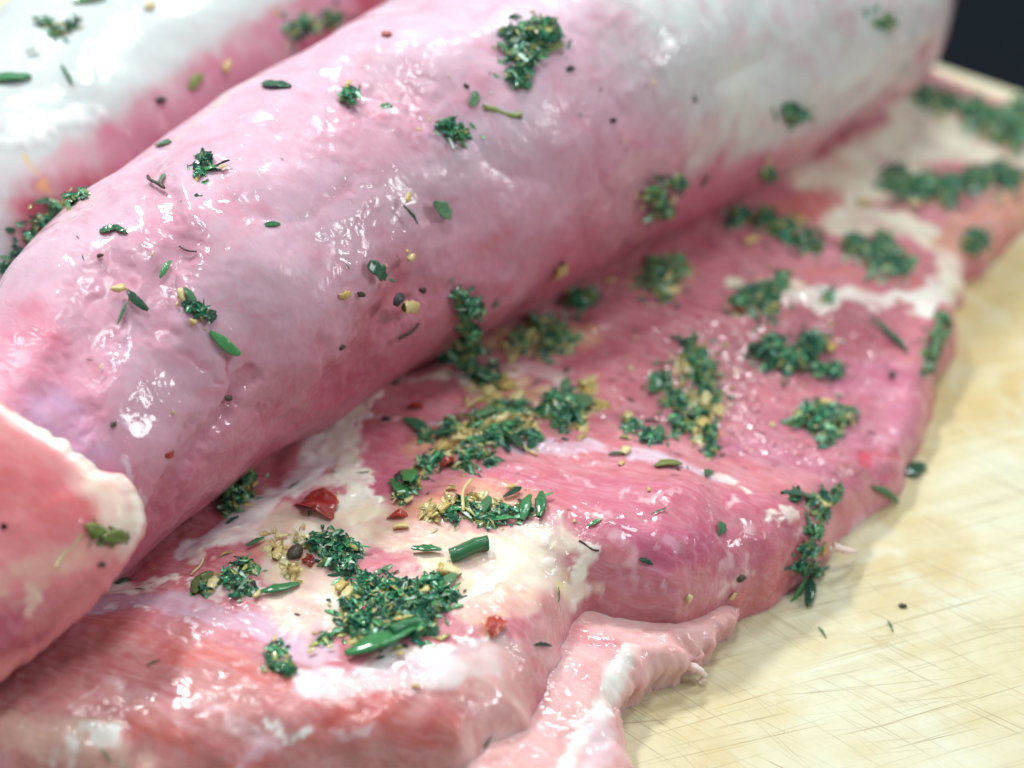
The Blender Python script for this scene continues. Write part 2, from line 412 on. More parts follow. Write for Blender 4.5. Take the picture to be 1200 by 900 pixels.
roll_strokes = [
    ([(440, 420), (470, 330), (480, 240), (450, 120)], 110, (206, 140, 160), .5, .9, -.0040),
    ([(130, 330), (90, 420), (60, 500)], 60, (208, 130, 152), .5, .9, -.0034),
    ([(200, 240), (320, 320), (390, 400)], 90, (210, 168, 186), .3, .9, .0036),
    ([(300, 440), (225, 520), (190, 600)], 30, (196, 112, 136), .5, .9, -.0030),
    ([(600, 320), (640, 230), (620, 120)], 90, (210, 170, 188), .3, .9, .0034),
    ([(740, 260), (770, 160), (740, 60)], 80, (210, 168, 182), .4, .9, -.0036),
    ([(170, 200), (210, 290), (180, 380)], 40, (206, 136, 158), .5, .9, -.0022),
    ([(-60, 380), (20, 420), (70, 470), (120, 560)], 120, (208, 126, 150), .75, .8),
    ([(150, 640), (290, 545), (415, 455), (540, 395), (700, 312), (850, 238), (965, 185)], 52, (184, 82, 106), .75, .8),  # red band low on the roll, partly own colour, partly painted shade
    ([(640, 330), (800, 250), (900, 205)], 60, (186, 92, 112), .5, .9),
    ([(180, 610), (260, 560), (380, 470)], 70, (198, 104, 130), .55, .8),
    ([(800, 20), (900, 40), (1000, 50), (1090, 20)], 170, (208, 210, 210), .92, .7),
    ([(840, 110), (920, 110), (1000, 90), (1050, 70)], 110, (208, 206, 206), .9, .8),
    ([(820, 180), (920, 150), (1010, 110)], 40, (208, 200, 200), .7, .8),
    ([(470, 235), (540, 190), (620, 130)], 60, (212, 196, 208), .4, .9),
    ([(470, 50), (560, 20), (660, -10)], 90, (212, 198, 210), .45, .9),
    ([(60, 470), (85, 500), (110, 540)], 50, (196, 160, 196), .65, .8),
    ([(140, 520), (150, 560), (165, 600)], 11, (222, 204, 218), .85, .6, .0003),
    ([(130, 480), (150, 515), (172, 505)], 8, (220, 200, 214), .7, .7),
    ([(110, 200), (160, 182), (210, 160), (260, 118), (330, 68)], 14, (220, 184, 172), .75, .8),
    ([(90, 240), (110, 215)], 26, (222, 182, 172), .6, .9),
    ([(60, 350), (140, 320), (200, 300)], 60, (214, 150, 172), .5, .9),
    ([(260, 240), (320, 250)], 16, (206, 120, 140), .5, .9),
    ([(220, 250), (232, 300)], 30, (206, 128, 150), .45, .9),
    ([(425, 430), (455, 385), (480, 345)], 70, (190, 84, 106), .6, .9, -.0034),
    ([(250, 520), (320, 480), (370, 440)], 120, (204, 128, 148), .25, .9, .0022),
    ([(370, 400), (390, 440), (395, 470)], 22, (188, 92, 116), .5, .9, -.0016),
    ([(300, 480), (340, 500), (350, 540)], 20, (192, 100, 124), .5, .9, -.0014),
    ([(210, 420), (270, 450), (300, 430)], 10, (200, 110, 136), .5, .9, -.0006),
    ([(265, 425), (272, 440)], 8, (206, 70, 96), .7, .8, -.0004),
    ([(1085, 60), (1098, 80), (1085, 110)], 26, (196, 130, 146), .8, .7, -.002),
    ([(1040, 60), (1090, 45)], 14, (222, 204, 196), .6, .8, .0015),
    ([(700, 180), (720, 250), (730, 300)], 16, (196, 120, 142), .5, .9, -.0006),
    ([(860, 90), (880, 160)], 60, (226, 226, 214), .5, .9),
    ([(510, 380), (600, 330)], 30, (192, 100, 122), .4, .9),
    ([(555, 290), (600, 270)], 12, (206, 122, 132), .5, .9),
    ([(30, 360), (55, 390)], 26, (214, 120, 142), .5, .9),
]
fat = np.zeros(len(V)); sd = np.zeros(len(V))
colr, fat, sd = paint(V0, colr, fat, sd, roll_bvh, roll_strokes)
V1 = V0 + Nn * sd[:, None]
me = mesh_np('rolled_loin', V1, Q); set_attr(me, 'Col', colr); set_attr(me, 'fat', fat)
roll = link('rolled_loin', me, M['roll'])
tag(roll, 'large glossy pink roll of raw pork crossing the picture, sprinkled with herb flecks', 'meat')

# --- the paler loin behind it
ZL = 0.004
st_loin = [(-260, 420, 165, ZL), (-60, 292, 178, ZL), (102, 172, 180, ZL), (250, 62, 182, ZL), (420, -60, 175, ZL), (600, -160, 160, ZL)]
P, N, vang, Ru = swept(st_loin, ZL, 420, 260)
nu, nv = P.shape[:2]; V = P.reshape(-1, 3); Nn = N.reshape(-1, 3); Q = grid_quads(nu, nv, True)
V0 = V + Nn * (0.0020 * fbm(V, 22, 3, 51) + 0.0003 * fbm(V, 90, 2, 53))[:, None]
iu = np.arange(0, nu, 2); iv = np.arange(0, nv, 2)
loin_bvh = bvh_of(V0.reshape(nu, nv, 3)[iu][:, iv].reshape(-1, 3), grid_quads(len(iu), len(iv), True))
colr = np.repeat(lin((194, 200, 200))[None], len(V), 0)
loin_strokes = [
    ([(60, 260), (110, 215), (200, 160), (300, 85), (430, 0)], 96, (184, 82, 104), .97, .5),
    ([(150, 170), (240, 110), (330, 45), (400, 5)], 50, (206, 158, 178), .6, .8),
    ([(0, 200), (60, 200), (110, 180)], 40, (214, 196, 200), .5, .9),
    ([(0, 165), (60, 148), (110, 130)], 14, (240, 240, 238), .7, .8, .0012),  # highlight along the ridge edge, painted into the colour
    ([(30, 180), (38, 200), (48, 225)], 8, (224, 178, 96), .7, .7),
    ([(190, 130), (195, 150)], 8, (224, 180, 186), .7, .7),
]
fat = np.ones(len(V)); sd = np.zeros(len(V))
colr, fat, sd = paint(V0, colr, fat, sd, loin_bvh, loin_strokes)
me = mesh_np('loin', V0 + Nn * sd[:, None], Q); set_attr(me, 'Col', colr); set_attr(me, 'fat', fat)
loin = link('pork_loin', me, M['loin'])
tag(loin, 'white fat-covered pork loin lying behind the pink roll, pink along its inner side', 'meat')

# ------------------------------------------------------------------ the opened slab in front
def z3(lst): return [at_z(x, y, z * 0.01) for x, y, z in lst]
ctrl = [(-150, 760, 2.0), (0, 740, 2.0), (150, 670, 1.9), (290, 572, 1.9), (420, 470, 1.85), (540, 425, 1.8), (700, 345, 1.95), (820, 275, 1.95), (960, 200, 1.6), (1060, 125, 1.1),
        (-100, 860, 2.3), (60, 790, 2.4), (200, 690, 2.25), (350, 640, 2.35), (450, 720, 2.6), (560, 690, 2.65), (560, 590, 2.55), (480, 520, 2.3), (620, 480, 2.2),
        (180, 790, 2.5), (330, 800, 2.6), (480, 800, 2.6), (590, 755, 2.6),
        (700, 600, 2.7), (800, 620, 2.7), (870, 640, 2.5), (760, 545, 2.45), (940, 600, 1.9), (720, 690, 2.6),
        (850, 450, 1.7), (950, 450, 1.45), (1040, 420, 1.2), (1055, 520, 0.9), (890, 350, 1.85), (1000, 330, 1.6), (980, 550, 1.4), (880, 540, 1.75),
        (1050, 250, 1.0), (1150, 200, 0.85), (1100, 150, .75), (1250, 190, .8)]
base_px = [(1290, 225), (1200, 268), (1165, 305), (1130, 345), (1110, 400), (1098, 450), (1086, 520), (1058, 574), (1004, 624), (950, 670), (900, 706), (850, 734), (785, 762), (722, 764), (686, 764),
           (664, 825), (618, 922), (560, 985), (350, 1010), (100, 1010), (-250, 1000), (-320, 800), (-250, 640), (200, 400), (500, 260), (800, 150), (1000, 105), (1065, 108), (1120, 118), (1200, 136), (1290, 150)]
def heightfield(ctrl, base_px, cell, rfac, bumps, clampz=(0.3, 3.2), c=0.02, power=2.1, rag=0.0, shep=False):
    cp = z3(ctrl); poly = [at_z(x, y, 0)[:2] for x, y in base_px]
    pa = np.array(poly); x0, y0 = pa.min(0) - 0.003; x1, y1 = pa.max(0) + 0.003
    xs = np.arange(x0, x1, cell); ys = np.arange(y0, y1, cell)
    X, Y = np.meshgrid(xs, ys, indexing='ij')
    F = np.stack([X, Y, np.zeros_like(X)], -1)
    wx = 0.0016 * fbm(F, 75, 3, 5); wy = 0.0016 * fbm(F, 75, 3, 9)
    d = poly_sdf(X + wx + rag * fbm(F, 230, 3, 6), Y + wy + rag * fbm(F, 230, 3, 8), poly)
    Tz = np.clip(rbf([p[:2] for p in cp], [p[2] for p in cp], X, Y, c), clampz[0] * .01, clampz[1] * .01)
    if shep:
        num = 0; den = 1e-9
        for p in cp:
            wq = np.exp(-((X - p[0]) ** 2 + (Y - p[1]) ** 2) / (2 * 0.0085 ** 2)) + 1e-7; num = num + wq * p[2]; den = den + wq
        Tz = num / den
    r_ = rfac * Tz
    t = np.clip(d / r_, -0.3, 1)
    prof = np.where(t > 0, (1 - (1 - np.clip(t, 0, 1)) ** power) ** (1 / power), t * 3)
    Z = prof * Tz + bumps(F) * smooth(t, -0.1, 0.6)
    Z = np.where(d < 0, np.maximum(d * 2.0, -0.006), Z)
    return X, Y, Z, d, Tz
def slab_bumps(F): return 0.0012 * fbm(F, 42, 3, 61) + 0.00035 * fbm(F, 130, 3, 67) + 0.00010 * fbm(F, 420, 2, 71)
X, Y, Z, D, Tz = heightfield(ctrl, base_px, 0.00045, 0.62, slab_bumps)
# the muscle lobe overhangs the board at its front edge
oc = at_z(850, 735, 0.015)
wob = np.exp(-(((X - oc[0]) / 0.035) ** 2 + ((Y - oc[1]) / 0.022) ** 2))
push = wob * np.clip(Z / 0.02, 0, 1.2) * 0.006
X2 = X + push * 0.35; Y2 = Y - push * 0.9
G = np.stack([X2, Y2, Z], -1); nu, nv = X.shape
V0 = G.reshape(-1, 3); Q = grid_quads(nu, nv)
keep = (Z.reshape(-1)[Q] > -0.003).any(1); Q = Q[keep]
V0, Q, used = compact(V0, Q)
iu = np.arange(0, nu, 2); iv = np.arange(0, nv, 2)
slab_bvh = bvh_of(G[iu][:, iv].reshape(-1, 3), grid_quads(len(iu), len(iv)))
colr = np.repeat(lin((198, 120, 130))[None], len(V0), 0)
mixn = np.clip(0.5 + 0.5 * fbm(V0, 60, 3, 91), 0, 1)[:, None]
colr = colr * (1 - 0.4 * mixn) + lin((180, 86, 100)) * 0.4 * mixn
slab_strokes = [
    # cut front face
    ([(-60, 850), (100, 810), (300, 850), (450, 860), (560, 840)], 190, (186, 120, 118), .95, .4),
    ([(90, 725), (200, 745), (300, 790), (400, 812)], 40, (200, 112, 104), .65, .8),
    ([(200, 760), (300, 790), (330, 820)], 26, (194, 96, 92), .5, .8),
    ([(0, 800), (90, 770), (200, 800)], 50, (172, 92, 96), .7, .8),
    ([(140, 800), (220, 830), (290, 850)], 26, (214, 176, 178), .55, .9),
    ([(20, 838), (120, 812), (160, 790), (190, 800)], 6, (228, 208, 206), .6, .8),
    ([(200, 800), (240, 840), (300, 850), (330, 820)], 7, (226, 200, 196), .6, .8),
    ([(160, 850), (220, 880), (300, 900)], 30, (192, 100, 92), .6, .8),
    ([(370, 860), (450, 840), (540, 870)], 50, (206, 112, 104), .6, .8),
    ([(330, 800), (400, 830), (470, 830)], 30, (198, 92, 88), .6, .9),
    ([(-20, 850), (60, 858), (120, 880), (160, 920)], 56, (208, 168, 152), .85, .6),
    ([(60, 885), (110, 862)], 16, WHITE, .7, .8), ([(128, 866), (150, 890), (160, 910)], 14, WHITE, .7, .8), ([(-10, 890), (20, 900)], 20, WHITE, .6, .8),
    ([(318, 842), (335, 850), (348, 860)], 12, WHITE, .9, .6), ([(395, 860), (440, 848)], 14, (224, 200, 206), .7, .8),
    ([(270, 890), (300, 865), (330, 870)], 20, (206, 170, 184), .7, .8),
    # left upper part, beside the roll
    ([(60, 730), (130, 695), (200, 660), (260, 640)], 40, (188, 88, 104), .9, .6),
    ([(180, 665), (270, 655), (300, 648)], 14, (214, 140, 110), .6, .8),
    ([(120, 692), (190, 682), (250, 680), (330, 690)], 22, (234, 228, 216), .95, .5, .0003),
    ([(105, 708), (200, 702), (300, 728), (380, 765)], 40, (200, 166, 186), .9, .5),
    ([(95, 712), (150, 710), (200, 722), (225, 738)], 7, (230, 220, 228), .8, .7),
    ([(210, 650), (270, 615), (330, 580), (380, 525), (420, 478)], 34, (224, 214, 222), .9, .6),
    ([(220, 640), (270, 618), (300, 612)], 8, WHITE, .9, .5, .0004),
    ([(250, 640), (290, 632)], 12, (196, 130, 156), .7, .7),
    ([(330, 580), (380, 560)], 26, (230, 224, 216), .8, .7),
    ([(430, 462), (400, 490), (398, 530), (412, 570), (425, 600)], 40, (232, 226, 210), .97, .4, .0006),
    ([(330, 620), (420, 612), (520, 640), (610, 650)], 66, (230, 212, 186), .9, .6),
    ([(330, 700), (400, 720), (470, 690), (560, 690), (620, 660), (650, 625)], 64, (230, 216, 196), .85, .6),
    ([(370, 740), (380, 770)], 30, (210, 178, 192), .8, .7),
    ([(560, 720), (600, 715), (640, 700)], 44, (230, 192, 176), .9, .6),
    ([(570, 735), (580, 745)], 26, (226, 150, 110), .7, .9),
    ([(530, 700), (590, 680), (645, 662), (680, 655)], 14, WHITE, .95, .4, .0007),
    ([(560, 668), (620, 652), (660, 640)], 9, WHITE, .95, .4, .0006),
    ([(640, 605), (672, 630), (690, 665), (685, 695), (665, 702)], 24, (236, 230, 212), .95, .5, .0007),
    ([(655, 690), (690, 700), (715, 690)], 16, (230, 204, 190), .8, .7),
    ([(650, 645), (668, 660), (672, 690)], 6, YEL, .7, .7),
    ([(360, 800), (460, 785), (550, 768), (585, 755)], 44, (220, 206, 214), .9, .6),
    ([(440, 775), (500, 765), (560, 745)], 16, WHITE, .7, .8),
    ([(590, 790), (600, 840), (570, 900)], 100, (222, 174, 170), .9, .6), ([(655, 715), (640, 760), (660, 800)], 50, (214, 158, 158), .85, .7),
    ([(480, 830), (555, 805), (575, 850), (570, 900)], 30, (212, 150, 146), .7, .8),
    ([(340, 610), (400, 640), (330, 660), (400, 690)], 60, (232, 216, 196), .7, .7),
    ([(560, 640), (620, 630), (600, 690), (650, 680)], 50, (234, 220, 200), .7, .7),
    ([(400, 470), (380, 520), (340, 570), (290, 620), (230, 650)], 26, (236, 232, 226), .75, .7, .0003),
    ([(400, 800), (470, 800), (540, 790), (575, 775)], 34, (224, 208, 206), .7, .8),
    ([(560, 650), (600, 662), (640, 650)], 4, (226, 196, 176), .7, .6, -.0003), ([(580, 690), (620, 680), (655, 670)], 4, (228, 200, 170), .7, .6, -.0003),
    ([(470, 452), (440, 470), (415, 500), (420, 550), (440, 590)], 9, (238, 234, 224), .9, .5, .0006),
    ([(300, 690), (380, 700), (450, 760), (520, 760), (580, 745)], 12, (236, 230, 222), .8, .6, .0005),
    ([(230, 690), (330, 700), (400, 735)], 10, (234, 228, 224), .7, .7), ([(250, 640), (320, 625), (360, 640)], 14, (232, 226, 220), .8, .7, .0004),
    # red pockets in the middle
    ([(432, 505), (450, 545), (470, 575)], 52, (192, 98, 122), .95, .45),
    ([(480, 455), (510, 462), (530, 470)], 34, (204, 106, 122), .95, .45),
    ([(420, 485), (460, 450), (520, 438), (560, 455)], 14, (230, 214, 200), .9, .5, .0004),
    ([(430, 480), (480, 490), (540, 490)], 14, (214, 196, 204), .7, .7),
    ([(450, 520), (500, 560), (520, 600)], 60, (198, 106, 120), .6, .8),
    ([(560, 460), (620, 448), (700, 482), (745, 492)], 26, (230, 206, 160), .85, .7),
    ([(600, 435), (640, 428), (660, 445)], 36, (232, 222, 212), .9, .6),
    ([(470, 600), (560, 560), (620, 560)], 44, (206, 130, 120), .6, .8),
    ([(610, 525), (690, 520), (770, 535), (850, 562)], 26, (212, 188, 204), .9, .6),
    # the muscle lobe
    ([(610, 575), (720, 590), (820, 610), (890, 620)], 110, (194, 104, 126), .95, .5),
    ([(560, 560), (620, 590), (680, 600)], 44, (206, 130, 140), .6, .8),
    ([(740, 610), (790, 640), (830, 640)], 46, (190, 90, 126), .7, .8),
    ([(700, 600), (740, 640), (750, 690)], 10, (226, 190, 200), .5, .9), ([(830, 590), (850, 640), (840, 690)], 9, (230, 196, 204), .55, .9), ([(660, 560), (720, 575), (800, 580)], 10, (228, 190, 198), .5, .9),
    ([(780, 620), (810, 660)], 12, (220, 176, 196), .5, .9), ([(880, 640), (860, 680), (820, 705)], 8, (232, 200, 200), .6, .8), ([(720, 560), (760, 600), (770, 640)], 7, (226, 190, 200), .5, .8),
    ([(560, 655), (600, 650), (640, 632), (660, 618)], 7, (240, 238, 232), .95, .5, .0008), ([(600, 700), (640, 690), (668, 672)], 7, (240, 238, 232), .9, .5, .0008), ([(545, 690), (575, 676), (600, 672)], 7, (240, 238, 232), .9, .5, .0007), ([(690, 610), (700, 650), (695, 690)], 9, (238, 228, 220), .8, .6, .0006),
    ([(690, 725), (760, 738), (840, 726), (910, 690), (960, 640)], 34, (202, 98, 104), .8, .7),
    ([(730, 690), (800, 700), (870, 670)], 26, (206, 130, 154), .6, .8),
    ([(700, 650), (702, 680), (716, 706)], 7, (230, 206, 214), .7, .7), ([(780, 660), (776, 700)], 7, (222, 190, 206), .7, .7),
    ([(830, 700), (880, 665), (935, 618)], 8, (226, 186, 184), .8, .6, .0003),
    ([(905, 665), (940, 645), (985, 632)], 34, (198, 88, 104), .7, .7),
    ([(835, 552), (870, 578), (900, 602), (930, 600)], 18, (236, 222, 212), .95, .5, .0005),
    ([(860, 590), (880, 620)], 18, (230, 200, 206), .7, .7),
    ([(960, 635), (1000, 620), (1050, 575)], 30, (214, 140, 156), .7, .7),
    ([(985, 640), (1020, 615)], 12, (232, 206, 204), .7, .7),
    ([(320, 640), (345, 665)], 40, (232, 204, 140), .45, .9), ([(400, 700), (420, 740), (530, 690)], 30, (232, 208, 140), .4, .9),
    ([(490, 600), (560, 585), (610, 590)], 50, (224, 170, 120), .5, .9), ([(500, 520), (560, 510), (610, 470)], 60, (226, 186, 130), .45, .9),
    ([(655, 700), (670, 680)], 14, (236, 214, 130), .6, .9), ([(300, 655), (330, 650)], 16, (224, 150, 96), .5, .9), ([(575, 735), (600, 725)], 20, (232, 150, 90), .5, .9),
    # far flat muscle
    ([(640, 400), (760, 380), (880, 400), (1000, 390)], 130, (164, 84, 96), .9, .6),
    ([(840, 500), (950, 530), (1050, 500)], 100, (180, 106, 126), .9, .7),
    ([(985, 440), (1060, 450), (1060, 540)], 56, (194, 112, 138), .9, .7),
    ([(770, 330), (790, 320)], 50, (214, 176, 120), .5, .9), ([(815, 430), (825, 500)], 50, (208, 160, 120), .4, .9), ([(600, 400), (670, 395)], 50, (222, 186, 130), .55, .9), ([(870, 360), (910, 345)], 40, (214, 180, 130), .4, .9),
    ([(1010, 540), (1060, 530)], 14, (196, 60, 84), .9, .6, -.0004), ([(1015, 515), (1060, 500)], 10, (226, 196, 210), .7, .7),
    ([(1000, 560), (1050, 555)], 18, (206, 100, 132), .7, .7),
    ([(1088, 470), (1080, 540), (1066, 570)], 12, (230, 206, 204), .8, .7),
    ([(925, 345), (1000, 348), (1080, 355), (1110, 340)], 26, (236, 230, 220), .97, .4, .0008),
    ([(860, 335), (930, 330)], 20, (232, 220, 196), .8, .7),
    ([(1105, 290), (1118, 330), (1112, 350)], 34, (234, 224, 206), .95, .5, .0006),
    ([(980, 265), (1060, 262), (1105, 285)], 54, (230, 222, 202), .95, .5, .0006),
    ([(965, 225), (1020, 200), (1075, 170), (1130, 178)], 84, (232, 226, 204), .97, .5, .0006),
    ([(1060, 130), (1110, 150), (1150, 180), (1200, 185)], 64, (230, 222, 198), .9, .6),
    ([(1080, 195), (1120, 198)], 8, (204, 140, 120), .7, .7),
    ([(935, 245), (965, 232)], 46, (206, 104, 102), .95, .5), ([(880, 265), (930, 250)], 30, (206, 130, 116), .6, .8),
    ([(960, 318), (1060, 328)], 24, (196, 110, 108), .9, .6),
    ([(1120, 285), (1160, 255), (1220, 235)], 60, (210, 152, 126), .95, .5), ([(1160, 300), (1200, 278)], 22, (184, 98, 80), .8, .7),
    ([(1150, 165), (1190, 180)], 14, (176, 104, 84), .8, .7),
    ([(1105, 400), (1112, 365)], 16, (214, 150, 120), .8, .7),
    ([(700, 440), (720, 480), (720, 510)], 20, (214, 150, 150), .6, .8), ([(560, 440), (590, 470)], 18, (226, 196, 140), .7, .8),
]
fat = np.zeros(len(V0)); sd = np.zeros(len(V0))
colr, fat, sd = paint(V0, colr, fat, sd, slab_bvh, slab_strokes, 0.0022, 3, 0.52)
V1 = V0.copy(); V1[:, 2] += sd * smooth(V0[:, 2], 0.001, 0.006)
me = mesh_np('muscle_body', V1, Q); set_attr(me, 'Col', colr); set_attr(me, 'fat', fat)
so = at_z(560, 600, 0.0); slab = empty('pork_slab', Vector((so[0], so[1], 0)))
link('muscle_body', me, M['slab'], slab)
tag(slab, 'opened slab of raw pork with white fat seams, spread with chopped herb paste, in front', 'meat')

# lower flap hanging out below the lobe
fctrl = [(560, 930, 1.8), (600, 880, 1.8), (640, 800, 1.75), (660, 745, 1.2), (700, 768, 1.15), (760, 764, 1.05), (815, 760, .95), (650, 860, 1.35), (695, 845, 1.0), (715, 890, .85), (650, 900, 1.25), (540, 960, 1.7), (650, 650, .9), (560, 720, 1.1), (790, 690, .6)]
fbase = [(850, 746), (838, 766), (818, 786), (785, 800), (748, 818), (718, 838), (713, 852), (724, 880), (730, 915), (732, 1010), (520, 1040), (480, 860), (500, 700), (640, 600), (780, 630), (840, 690)]
def flap_bumps(F): return 0.0008 * fbm(F, 60, 3, 161) + 0.0004 * fbm(F, 160, 3, 167)
X, Y, Z, D, Tz = heightfield(fctrl, fbase, 0.0004, 0.5, flap_bumps, (0.35, 2.6), 0.012, 2.0, 0.0011, True)
pf = smooth(Z, 0.0015, 0.007) * np.exp(-np.clip(D, 0, 1) / 0.006) * 0.0035
G = np.stack([X + pf * 0.75, Y - pf * 0.55, Z], -1); nu, nv = X.shape
Vf = G.reshape(-1, 3); Qf = grid_quads(nu, nv); Qf = Qf[(Z.reshape(-1)[Qf] > -0.003).any(1)]
Vf, Qf, _u = compact(Vf, Qf)
iu = np.arange(0, nu, 2); iv = np.arange(0, nv, 2)
flap_bvh = bvh_of(G[iu][:, iv].reshape(-1, 3), grid_quads(len(iu), len(iv)))
colr = np.repeat(lin((216, 168, 166))[None], len(Vf), 0)
flap_strokes = [
    ([(600, 860), (640, 800), (680, 760)], 70, (220, 166, 168), .6, .8),
    ([(650, 725), (680, 750), (720, 760)], 26, (196, 112, 120), .6, .8),
    ([(590, 800), (620, 760), (650, 725)], 14, (196, 110, 112), .6, .8),
    ([(738, 765), (712, 815), (680, 865), (655, 910)], 24, (236, 234, 230), .95, .5, .0006),
    ([(700, 850), (705, 880), (690, 920)], 30, (224, 196, 204), .8, .7),
    ([(750, 770), (800, 758), (840, 745)], 26, (216, 160, 158), .7, .8),
    ([(740, 800), (790, 780)], 24, (224, 186, 178), .7, .8),
    ([(580, 900), (600, 850)], 24, (216, 160, 156), .6, .8),
]
fat = np.zeros(len(Vf)); sd = np.zeros(len(Vf))
colr, fat, sd = paint(Vf, colr, fat, sd, flap_bvh, flap_strokes, 0.0013)
Vf[:, 2] += sd
me = mesh_np('lower_flap', Vf, Qf); set_attr(me, 'Col', colr); set_attr(me, 'fat', fat)
link('lower_flap', me, M['slab'], slab)['label'] = 'pale pink lower flap with a white sinew strip'

# ------------------------------------------------------------------ cut end of another piece, front left
def first_hit(px, py, trees):
    best = None
    for t in trees:
        h = t.ray_cast(Vector(CAM), Vector(ray(px, py)))
        if h[0] is not None and (best is None or h[3] < best[3]): best = h
    return best
out_px = [(-160, 420), (-60, 440), (0, 467), (30, 488), (80, 520), (112, 545), (148, 558), (166, 590), (163, 622), (128, 676), (85, 716), (50, 748), (0, 788), (-60, 830), (-160, 850), (-240, 760), (-260, 560)]
# closed smooth outline in a tilted plane that leans on the roll
anchor = np.array(first_hit(150, 600, [roll_bvh, slab_bvh])[0]); anchor = anchor + (CAM - anchor) / np.linalg.norm(CAM - anchor) * 0.010
pn = np.array([0.32, -0.62, 0.72]); pn /= np.linalg.norm(pn)
def on_plane(px, py):
    d = ray(px, py); return CAM + d * (((anchor - CAM) @ pn) / (d @ pn))
pl = np.array([on_plane(*p) for p in out_px]); n = len(pl); nb = 420
tt = np.linspace(0, n, nb, endpoint=False); kk = tt.astype(int); f = (tt - kk)[:, None]
p0, p1, p2, p3 = pl[(kk - 1) % n], pl[kk], pl[(kk + 1) % n], pl[(kk + 2) % n]
rim = 0.5 * (2 * p1 + (p2 - p0) * f + (2 * p0 - 5 * p1 + 4 * p2 - p3) * f ** 2 + (3 * p1 - p0 - 3 * p2 + p3) * f ** 3)
cen = rim.mean(0)
rd = rim - cen; rl = np.linalg.norm(rd, axis=1)[:, None]
rim0 = rim.copy(); rim = rim + rd / rl * (0.0007 * np.abs(vnoise(rim, 300, 7)) + 0.0003 * vnoise(rim, 650, 8))[:, None]
TH = 0.016; rows = []
for s in np.linspace(0.02, 1, 90):                       # front face: slightly domed with a raised soft rim
    dep = 0.004 * (1 - s ** 2) - 0.0035 * smooth(s, 0.80, 1.0) ** 1.5
    rows.append(cen + (rim0 - cen) * s + (rim - rim0) * smooth(s, 0.8, 1.0) + pn * dep)
for a in np.linspace(0, 1, 30)[1:]:                      # side and back
    bul = math.sin(a * math.pi) * 0.0025
    rows.append(cen + (rim - cen) * (1 + bul / rl - 0.25 * a * a) - pn * (0.0035 + TH * a))
for s in np.linspace(0.75, 0.02, 12)[1:]:
    rows.append(cen + (rim - cen) * s - pn * (0.0035 + TH))
P = np.array(rows); nu, nv = P.shape[:2]; V0 = P.reshape(-1, 3)
V0 = V0 + pn * (0.0008 * fbm(V0, 40, 2, 131) + 0.00015 * fbm(V0, 170, 2, 133))[:, None]
Q = grid_quads(nu, nv, True)
end_bvh = bvh_of(V0, Q)
colr = np.repeat(lin((224, 136, 142))[None], len(V0), 0)
end_strokes = [
    ([(-20, 560), (40, 580), (90, 610)], 80, (216, 108, 112), .7, .95),
    ([(-60, 450), (0, 478), (40, 505), (90, 535), (130, 556), (158, 580), (164, 605), (150, 632)], 38, (240, 226, 214), .97, .6),
    ([(110, 560), (140, 590), (140, 615)], 46, (238, 216, 200), .85, .7),
    ([(0, 505), (50, 530), (100, 560)], 26, (220, 150, 150), .6, .8),
    ([(-20, 690), (40, 670), (100, 655), (130, 640)], 28, (224, 172, 160), .8, .7),
    ([(-20, 690), (20, 700), (50, 690)], 18, (226, 190, 172), .8, .6),
    ([(-60, 755), (0, 745), (50, 728)], 70, (178, 86, 104), .95, .5),
    ([(60, 720), (100, 690)], 40, (206, 130, 136), .8, .7),
    ([(28, 695), (45, 705), (40, 712)], 16, (228, 196, 178), .9, .5),
    ([(66, 668), (85, 645)], 5, (226, 150, 90), .7, .7),
]
fat = np.zeros(len(V0)); sd = np.zeros(len(V0))
colr, fat, sd = paint(V0, colr, fat, sd, end_bvh, end_strokes, 0.0012)
me = mesh_np('pork_end', V0, Q); set_attr(me, 'Col', colr); set_attr(me, 'fat', fat)
link('pork_end', me, M['end'])
tag(bpy.data.objects['pork_end'], 'red cut end of pork with a pale frilly fat rim, leaning at the left', 'meat')

board_bvh = bvh_of(np.array([[-1, -1, 0], [1, -1, 0], [1, 1, 0], [-1, 1, 0]], float), np.array([[0, 1, 2, 3]]))
TREES = [roll_bvh, loin_bvh, slab_bvh, flap_bvh, end_bvh, board_bvh]
def hit(px, py, trees=TREES):
    h = first_hit(px, py, trees)
    if h is None: return None
    p = np.array(h[0]); nrm = np.array(h[1])
    if nrm @ (CAM - p) < 0: nrm = -nrm
    return p, nrm


# ------------------------------------------------------------------ small piece shapes (unit length along x)
def blade_mesh(seed, width=0.34, thick=0.10, curl=0.25, blunt=0.5, notch=0.0):
    rs = np.random.RandomState(seed); rows = []; nseg = 9; nr = 8
    tw = rs.uniform(-0.6, 0.6)
    for i in range(nseg):
        t = i / (nseg - 1); x = t - 0.5
        pw = (math.sin(math.pi * min(max(t, 0.03), 0.97))) ** blunt * (1 + notch * rs.uniform(-1, 1))
        hw = max(0.03, width * 0.5 * pw); ht = max(0.015, thick * 0.5 * (0.5 + 0.5 * pw))
        zc = curl * (0.25 - x * x) + rs.uniform(-0.015, 0.015); yc = 0.06 * math.sin(3 * t + seed)
        a0 = tw * (t - 0.5)
        ring = []
        for j in range(nr):
            a = 2 * math.pi * j / nr; y = math.cos(a) * hw; z = math.sin(a) * ht + 0.5 * abs(y) * 0.6
            ring.append((x, yc + y * math.cos(a0) - z * math.sin(a0), zc + y * math.sin(a0) + z * math.cos(a0)))
        rows.append(ring)
    V = np.array(rows).reshape(-1, 3); Q = grid_quads(nseg, nr, True)
    V[:, 2] -= np.percentile(V[:, 2], 35)
    me = mesh_np('blade', V, Q); return me
